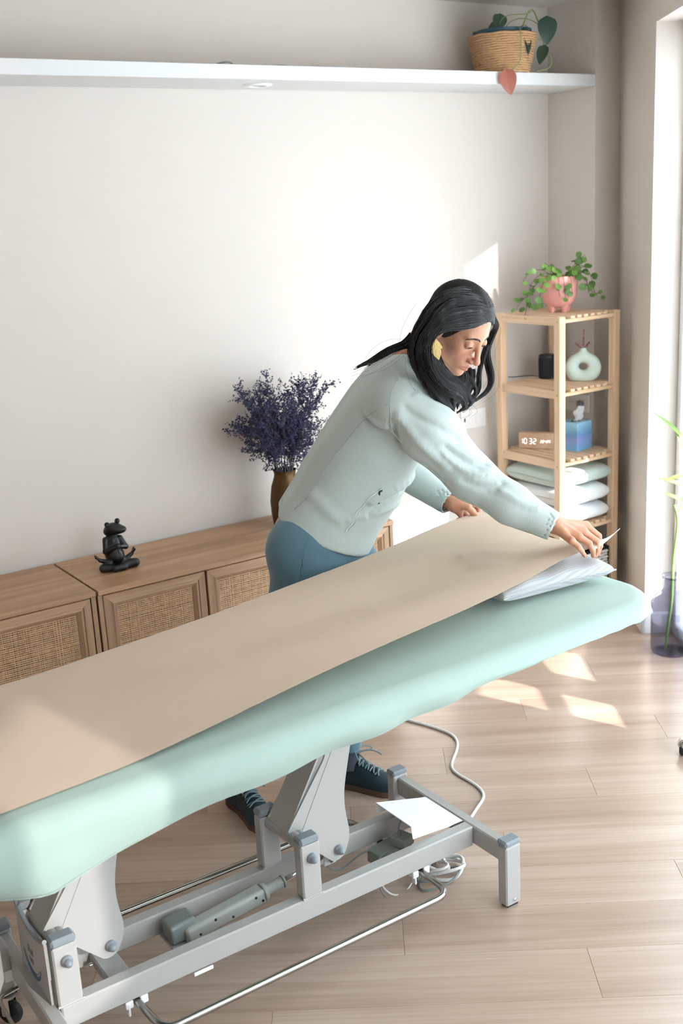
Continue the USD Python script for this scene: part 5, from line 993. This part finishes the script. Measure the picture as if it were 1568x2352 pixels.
def seam(pts, r=0.0013, m='seam_thread', name='seam', lift=0.0006): 
    c = snap(spline([np.array(p) for p in pts], 70), jk2, lift); k = np.hanning(23)[1:-1]; k /= k.sum(); c = np.stack([np.convolve(np.pad(c[:, i], 10, 'reflect', reflect_type='odd'), k, 'valid') for i in range(3)], 1); obj(name, tube(c, r, 6), m, jp, smooth=True)
seam([(1.9714, 2.5500, 1.4312), (1.8905, 2.5200, 1.4389), (1.8336, 2.5000, 1.4257), (1.7929, 2.4800, 1.3905), (1.7845, 2.4800, 1.3429), (1.8140, 2.5000, 1.2802), (1.8651, 2.5200, 1.2315)])
seam([(1.8034, 2.5000, 1.3685), (1.7926, 2.5600, 1.3445), (1.7586, 2.6000, 1.3195), (1.7344, 2.6600, 1.2516), (1.6762, 2.7200, 1.1610), (1.6314, 2.8000, 1.0578)])
seam([(1.8184, 2.5000, 1.2758), (1.8882, 2.4600, 1.2049), (1.9632, 2.4000, 1.1086), (2.0151, 2.3300, 1.0450), (2.0921, 2.2700, 0.9928), (2.1296, 2.2000, 0.9767)])
seam([(1.8784, 2.6600, 1.1182), (1.8489, 2.6600, 1.0804), (1.8121, 2.6800, 1.0296), (1.7792, 2.7000, 0.9708)], 0.0022, 'seam_pale', 'pocket_edge', 0.001)
seam([(1.8749, 2.6600, 1.1134), (1.8505, 2.6600, 1.0801), (1.8170, 2.6800, 1.0314), (1.7858, 2.7000, 0.9736)], 0.0008, 'seam_thread', 'pocket_zipper', 0.002)
zp = [(1.8779, 2.6600, 1.1102), (1.8669, 2.6500, 1.0991), (1.8597, 2.6500, 1.0856), (1.8620, 2.6500, 1.0690)]
zq = snap([np.array(p) for p in zp], jk2, 0.004); obj('zipper_pull', tube(np.array([zq[0], (zq[0] + zq[1]) / 2, zq[1], zq[0] * 0.1 + zq[3] * 0.9]), [0.0022, 0.0034, 0.0026, 0.0034], 8), 'zip_dark', jp, smooth=True)
h0 = [hemB + (hemF - hemB) * t for t in (0, 1)]
def ring_near(P0, nn, off, r, m, name):
    d = (v - P0) @ nn; ctr_ = v[np.abs(d + off) < 0.007]; return ctr_
hv_ = v[(np.abs((v - hemB) @ hn_ + 0.026) < 0.004)]; hc = hv_.mean(0); e1 = unit(hemF - hemB); e2 = np.cross(hn_, e1); an = np.arctan2((hv_ - hc) @ e2, (hv_ - hc) @ e1); od_ = np.argsort(an); hp = hv_[od_][::4]; k = np.ones(7) / 7; hp = np.stack([np.convolve(np.r_[hp[-3:, i], hp[:, i], hp[:3, i]], k, 'valid') for i in range(3)], 1); obj('hem_stitch', tube(hp, 0.0012, 6, cap=False), 'seam_thread', jp, smooth=True)
for W0, dd_ in ((RW_, rcd), (LW_, lcd)):
    q = v[(np.abs((v - W0) @ dd_ + 0.034) < 0.004) & (np.linalg.norm(v - W0, axis=1) < 0.09)]; c0 = q.mean(0); e1 = unit(np.cross(dd_, (0, 0, 1.0))); e2 = np.cross(dd_, e1); q = q - ((q - c0) @ dd_)[:, None] * dd_; q = q[np.linalg.norm(q - c0, axis=1) > 0.036]; an = np.argsort(np.arctan2((q - c0) @ e2, (q - c0) @ e1)); q = q[an][::2]; q = np.stack([np.convolve(np.r_[q[-2:, i], q[:, i], q[:2, i]], np.ones(5) / 5, 'valid') for i in range(3)], 1); q = c0 + (q - c0) / np.linalg.norm(q - c0, axis=1, keepdims=True) * np.linalg.norm(q - c0, axis=1).mean(); q = np.r_[q, q[:1]]; obj('cuff_stitch', tube(q + (q - c0) * 0.012, 0.0010, 6, cap=False), 'seam_thread', jp, smooth=True)

# leggings
lg = nets(lambda P: smax(smax(legs(P), (P - hemB) @ -hn_ - 0.10, 0.01), 0.135 - P[..., 2] - 0.0, 0.004), (1.36, 2.66, 0.12), (2.12, 3.16, 1.14), 0.0085)
lp_ = obj('leggings', lg, 'leggings', wo, smooth=True)
cs_ = snap(spline([(1.6815, 2.7500, 0.9463), (1.6416, 2.7200, 0.8933), (1.6242, 2.7100, 0.8451), (1.6052, 2.7000, 0.7560)], 40), lg, 0.0008); obj('side_seam', tube(cs_, 0.0013, 6), 'leggings', lp_, smooth=True)
for an_, kn in ((RAN, RKN), (LAN, LKN)):
    d = unit(kn - an_); obj('sock', [tube(np.array([an_ - d * 0.02, an_ + d * 0.03, an_ + d * 0.065]), [0.042, 0.040, 0.043], 24)], 'sock', wo, smooth=True)
    obj('ankle_cuff', tube(np.array([an_ + d * 0.045, an_ + d * 0.050, an_ + d * 0.058]), [0.0405, 0.0435, 0.0435], 28), 'leggings', lp_, smooth=True)
# shoes
def shoe(heel, toe, side):
    heel, toe = np.array(heel, float), np.array(toe, float); L = np.linalg.norm(toe - heel); d = (toe - heel) / L; s = np.cross((0, 0, 1), d); R = np.stack([d, s, (0, 0, 1.0)], 1)
    xs = np.linspace(0, 1, 40); hw = 0.047 * np.interp(xs, [0, 0.05, 0.15, 0.35, 0.55, 0.75, 0.9, 0.97, 1.0], [0.25, 0.62, 0.78, 0.72, 0.86, 1.0, 0.78, 0.45, 0.10]); cy = 0.006 * side * np.sin(PI * xs)
    out = np.vstack([np.c_[xs * L, cy + hw], np.c_[xs[::-1] * L, (cy - hw)[::-1]]]); so_ = sg.Polygon(out).buffer(0.002)
    def f(P):
        Q = (P - heel) @ R; x = Q[..., 0]; w = np.interp(x / L, xs, hw) + 0.0; y = Q[..., 1] - np.interp(x / L, xs, cy)
        top = np.interp(x / L, [0, 0.1, 0.28, 0.42, 0.6, 0.8, 1.0], [0.098, 0.115, 0.118, 0.100, 0.074, 0.056, 0.045]); k = np.clip(Q[..., 2] / top, 0, 1.2); d_ = np.abs(y) - np.maximum(w, 0.005) * np.sqrt(np.clip(1 - k ** 2.4 * 0.72, 0.02, 1))
        d_ = smax(d_ * 0.8, Q[..., 2] - top, 0.02); d_ = smax(d_, 0.016 - Q[..., 2], 0.003); d_ = smax(d_, np.maximum(-x - 0.001, x - L + 0.003), 0.012)
        return smax(d_, -s_cap(Q, (0.068, 0, 0.10), (0.055, 0, 0.16), 0.036), 0.008) * 0.8
    lo = np.minimum(heel, toe) - 0.07; hi = np.maximum(heel, toe) + 0.07; lo[2], hi[2] = 0.0, 0.14
    up = nets(f, lo, hi, 0.0042); sh_ = obj('shoe', up, 'shoe_cloth', wo, smooth=True)
    obj('sole', move(extrude(so_, 0.020), R, heel + (0, 0, 0.0005)), 'sole', sh_, smooth=40)
    P_ = lambda x, y, z: heel + R @ np.array((x * L, y, z))
    zt = lambda x: np.interp(x, [0.28, 0.42, 0.6, 0.8], [0.120, 0.103, 0.078, 0.060])
    for k in range(5):
        x = 0.36 + 0.065 * k; q = snap([P_(x, -0.026, zt(x) - 0.012), P_(x + 0.02, -0.010, zt(x)), P_(x + 0.035, 0.010, zt(x)), P_(x + 0.05, 0.026, zt(x) - 0.012)], up, 0.003); obj('lace', tube(spline(q, 14), 0.0027, 6), 'lace', sh_, smooth=True)
        q = snap([P_(x, 0.026, zt(x) - 0.012), P_(x + 0.02, 0.010, zt(x)), P_(x + 0.035, -0.010, zt(x)), P_(x + 0.05, -0.026, zt(x) - 0.012)], up, 0.005); obj('lace', tube(spline(q, 14), 0.0027, 6), 'lace', sh_, smooth=True)
    k0 = P_(0.35, 0.0, 0.122)
    for pts in ([k0, k0 + R @ np.array((0.005, -0.025, 0.018)), k0 + R @ np.array((0.03, -0.050, 0.004)), k0 + R @ np.array((0.02, -0.025, 0.0)), k0], [k0, k0 + R @ np.array((0.01, 0.03, 0.016)), k0 + R @ np.array((0.035, 0.052, 0.0)), k0 + R @ np.array((0.02, 0.03, -0.002)), k0], [k0, k0 + R @ np.array((0.035, -0.03, 0.006)), k0 + R @ np.array((0.065, -0.050, -0.006))], [k0, k0 + R @ np.array((0.04, 0.03, 0.004)), k0 + R @ np.array((0.075, 0.040, -0.012))]): obj('lace', tube(spline(pts, 24), 0.0024, 6), 'lace', sh_, smooth=True)
    obj('pull_loop', tube(spline([P_(0.02, 0, 0.09), P_(-0.035, 0, 0.10), P_(-0.01, 0, 0.118), P_(0.03, 0, 0.112)], 20), 0.003, 6), 'lace', sh_, smooth=True)
shoe((1.508, 3.060, 0), (1.500, 2.785, 0), 1); shoe((1.842, 2.945, 0), (1.985, 2.712, 0), -1)

# hair: a cap over the skull, locks, and loose strands
LOCKS = [  # control points, radius at root / middle / end, strands
 ([(2.1896, 2.4750, 1.5586), (2.1125, 2.4450, 1.5799), (2.0185, 2.4250, 1.5779), (1.9499, 2.4250, 1.5751), (1.9148, 2.4400, 1.5479), (1.9078, 2.4400, 1.4887), (1.9387, 2.4300, 1.4190), (1.9805, 2.4300, 1.3579), (1.9987, 2.4300, 1.3316)], 0.009, 0.022, 0.007, 330),
 ([(2.1852, 2.4750, 1.5841), (2.0927, 2.4400, 1.6065), (2.0005, 2.4250, 1.6036), (1.9379, 2.4250, 1.5822), (1.8989, 2.4400, 1.5317), (1.8996, 2.4500, 1.4707), (1.9245, 2.4400, 1.4076), (1.9585, 2.4300, 1.3610), (1.9799, 2.4300, 1.3418)], 0.012, 0.026, 0.008, 380),
 ([(2.1681, 2.4850, 1.6189), (2.0577, 2.4450, 1.6361), (1.9665, 2.4300, 1.6232), (1.9245, 2.4350, 1.5830), (1.9051, 2.4600, 1.5237), (1.9055, 2.4600, 1.4631), (1.9324, 2.4500, 1.4056), (1.9515, 2.4400, 1.3794)], 0.012, 0.026, 0.010, 330),
 ([(2.1529, 2.5050, 1.6407), (2.0479, 2.4650, 1.6484), (1.9698, 2.4550, 1.6243), (1.9334, 2.4700, 1.5719), (1.9188, 2.4900, 1.5141), (1.9179, 2.4800, 1.4599), (1.9361, 2.4600, 1.4164)], 0.012, 0.023, 0.010, 300),
 ([(2.1457, 2.5350, 1.6479), (2.0521, 2.5050, 1.6418), (1.9802, 2.5000, 1.6046), (1.9499, 2.5200, 1.5504), (1.9338, 2.5300, 1.5034), (1.9259, 2.5100, 1.4626), (1.9341, 2.4900, 1.4361)], 0.012, 0.020, 0.010, 260),
 ([(1.9246, 2.4250, 1.5562), (1.9055, 2.4300, 1.5137), (1.9196, 2.4200, 1.4527), (1.9666, 2.4150, 1.4021), (2.0287, 2.4300, 1.3638), (2.0492, 2.4400, 1.3347), (2.0196, 2.4400, 1.3225)], 0.016, 0.020, 0.006, 200),
 ([(1.9296, 2.4400, 1.5344), (1.9742, 2.4700, 1.4626), (2.0216, 2.4700, 1.4071), (2.0755, 2.4700, 1.3659), (2.0995, 2.4700, 1.3371), (2.0808, 2.4700, 1.3204)], 0.014, 0.021, 0.004, 160),
 # over the back
 ([(1.9647, 2.5600, 1.5353), (1.9323, 2.5700, 1.5194), (1.8925, 2.5800, 1.5070), (1.8519, 2.6000, 1.4840), (1.8154, 2.6100, 1.4700), (1.7898, 2.6200, 1.4573)], 0.018, 0.008, 0.004, 110),
 ([(1.9454, 2.5400, 1.5200), (1.9089, 2.5500, 1.5110), (1.8618, 2.5600, 1.4970), (1.8295, 2.5800, 1.4782), (1.8061, 2.5800, 1.4649)], 0.012, 0.005, 0.002, 50),
 # far side, hanging past the face
 ([(2.2250, 2.5200, 1.5809), (2.2769, 2.5600, 1.5417), (2.3204, 2.6300, 1.4936), (2.3190, 2.6500, 1.4451), (2.3198, 2.6400, 1.3912), (2.3048, 2.6200, 1.3539), (2.2631, 2.6100, 1.3222), (2.1959, 2.6000, 1.3026)], 0.008, 0.010, 0.004, 150),
 ([(2.3109, 2.6400, 1.4738), (2.2882, 2.6400, 1.4222), (2.2677, 2.6300, 1.3781), (2.2547, 2.6200, 1.3468), (2.2136, 2.6100, 1.3194), (2.1612, 2.6000, 1.3008)], 0.008, 0.008, 0.003, 110),
 ([(2.2211, 2.6200, 1.4049), (2.2152, 2.6100, 1.3731), (2.1919, 2.6000, 1.3435), (2.1399, 2.5800, 1.3193), (2.1276, 2.5700, 1.3023)], 0.016, 0.014, 0.004, 150),
 ([(2.1728, 2.6000, 1.3966), (2.1414, 2.5800, 1.3655), (2.1036, 2.5600, 1.3397), (2.0894, 2.5400, 1.3111)], 0.026, 0.024, 0.008, 220),
 ([(2.2069, 2.6000, 1.3817), (2.2182, 2.5900, 1.3478), (2.1828, 2.5700, 1.3145), (2.1278, 2.5500, 1.3045)], 0.008, 0.006, 0.002, 60)]
def f_hair(P):
    Q = head_local(P)
    c = s_ell(Q, (-0.011, 0, 0.030), (0.101, 0.081, 0.093)); c = smin(c, s_ell(Q, (-0.045, 0, -0.045), (0.052, 0.070, 0.080)), 0.03)
    face = s_ell(Q, (0.125, 0.0, -0.060), (0.120, 0.120, 0.148)); c = smax(c, -face, 0.012) * SH_
    for pts, r0, r1, r2, _ in LOCKS:
        s = spline([np.array(p) for p in pts], 12); rs = np.interp(np.linspace(0, 1, 12), [0, 0.2, 0.65, 1], [r0, r1, r1, r2]) * 0.62
        for a, b, ra, rb in zip(s, s[1:], rs, rs[1:]): c = smin(c, s_cap(P, a, b, ra, rb), 0.008)
    return c
hr = nets(f_hair, TH + (-0.36, -0.20, -0.30), TH + (0.16, 0.25, 0.16), 0.0048)
hp_ = obj('hair', hr, 'hair_mass', wo, smooth=True)
rr = np.random.default_rng(77)
P_, C_, W_ = [], [], []
for pts, r0, r1, r2, ns in LOCKS:
    n = 26; c = spline([np.array(p) for p in pts], n); t = np.linspace(0, 1, n); T = np.gradient(c, axis=0); T /= np.linalg.norm(T, axis=1, keepdims=True)
    view = unit(np.array((0.55, 0.83, -0.05))); A = np.cross(T, view); A /= np.linalg.norm(A, axis=1, keepdims=True); B = np.cross(T, A); rad = np.interp(t, [0, 0.2, 0.65, 1], [r0, r1, r1, r2])
    for k in range(ns):
        a, q = rr.uniform(0, 2 * PI), math.sqrt(rr.random()); o = (q * math.cos(a), q * math.sin(a)); wav = rr.normal(0, 0.35, 2); ph = rr.uniform(0, 6); e = rr.uniform(0.80, 1.0)
        m = max(6, int(n * e)); ox = o[0] + wav[0] * 0.5 * np.sin(t * 5 + ph) + 0.25 * np.sin(t * 11 + 0.6 * o[0]) * t; oy = 0.75 * (o[1] + wav[1] * 0.5 * np.sin(t * 4 + ph * 1.3))
        s = c + A * (rad * ox)[:, None] + B * (rad * oy)[:, None]; P_.append(s[:m]); C_.append(m); W_.append(np.interp(np.linspace(0, 1, m), [0, 0.7, 1], [0.0011, 0.0010, 0.0003]))
# combed strands lying on the cap
hv, _, hn = arr(hr, True); kd = cKDTree(hv)
for k in range(900):
    a = rr.uniform(-1.25, 1.25); x0 = np.array([0.085 * rr.uniform(-1.0, 0.95), 0.012 * rr.normal(), 0.12]); sd = -1 if rr.random() < 0.8 else 1
    q = np.array([x0[0] - 0.014, 0.004, 0.125]); pts = []
    for i in range(12):
        f_ = i / 11; w = H((q[0] - 0.055 * f_ ** 1.5 - 0.01 * math.sin(3 * f_), sd * (0.006 + 0.092 * math.sin(f_ * 1.55)), 0.124 - 0.120 * f_ ** 1.7)); _, j = kd.query(w); pts.append(hv[j] + hn[j] * 0.0012)
    pts = np.array(pts); pts[1:-1] = (pts[:-2] + pts[1:-1] + pts[2:]) / 3; P_.append(pts); C_.append(12); W_.append(np.full(12, 0.0010))
for k in range(60):            # stray hairs
    pts, r0, r1, r2, ns = LOCKS[rr.integers(0, len(LOCKS))]; n = 18; c = spline([np.array(p) for p in pts], n); t = np.linspace(0, 1, n)[:, None]; d = rr.normal(0, 1, 3); s = c + d * (0.006 + 0.022 * np.sin(t * 2.6)) * rr.uniform(0.4, 1.2); P_.append(s); C_.append(n); W_.append(np.full(n, 0.00045))
curves('hair_strands', np.vstack(P_), C_, np.concatenate(W_), 'hair_strand', hp_)
# earring: a scalloped golden half leaf hanging from the lobe
er = [(1.9275, 2.4120, 1.5436), (1.9378, 2.4120, 1.5330), (1.9465, 2.4120, 1.5200), (1.9395, 2.4120, 1.5160), (1.9423, 2.4120, 1.5097), (1.9404, 2.4120, 1.5003), (1.9345, 2.4120, 1.4872), (1.9241, 2.4120, 1.4962), (1.9145, 2.4120, 1.5057), (1.9103, 2.4120, 1.5157), (1.9139, 2.4120, 1.5272), (1.9196, 2.4120, 1.5385)]
er = np.array(er); RE_ = np.stack([vr, (0, 0, 1.0), np.cross(vr, (0, 0, 1.0))], 1); c0 = er.mean(0); q = (er - c0) @ RE_
obj('earring', move(extrude(sg.Polygon(q[:, :2]).buffer(0.0012).simplify(0.0002), 0.0022), RE_, c0), 'gold_fabric', wo, smooth=30)
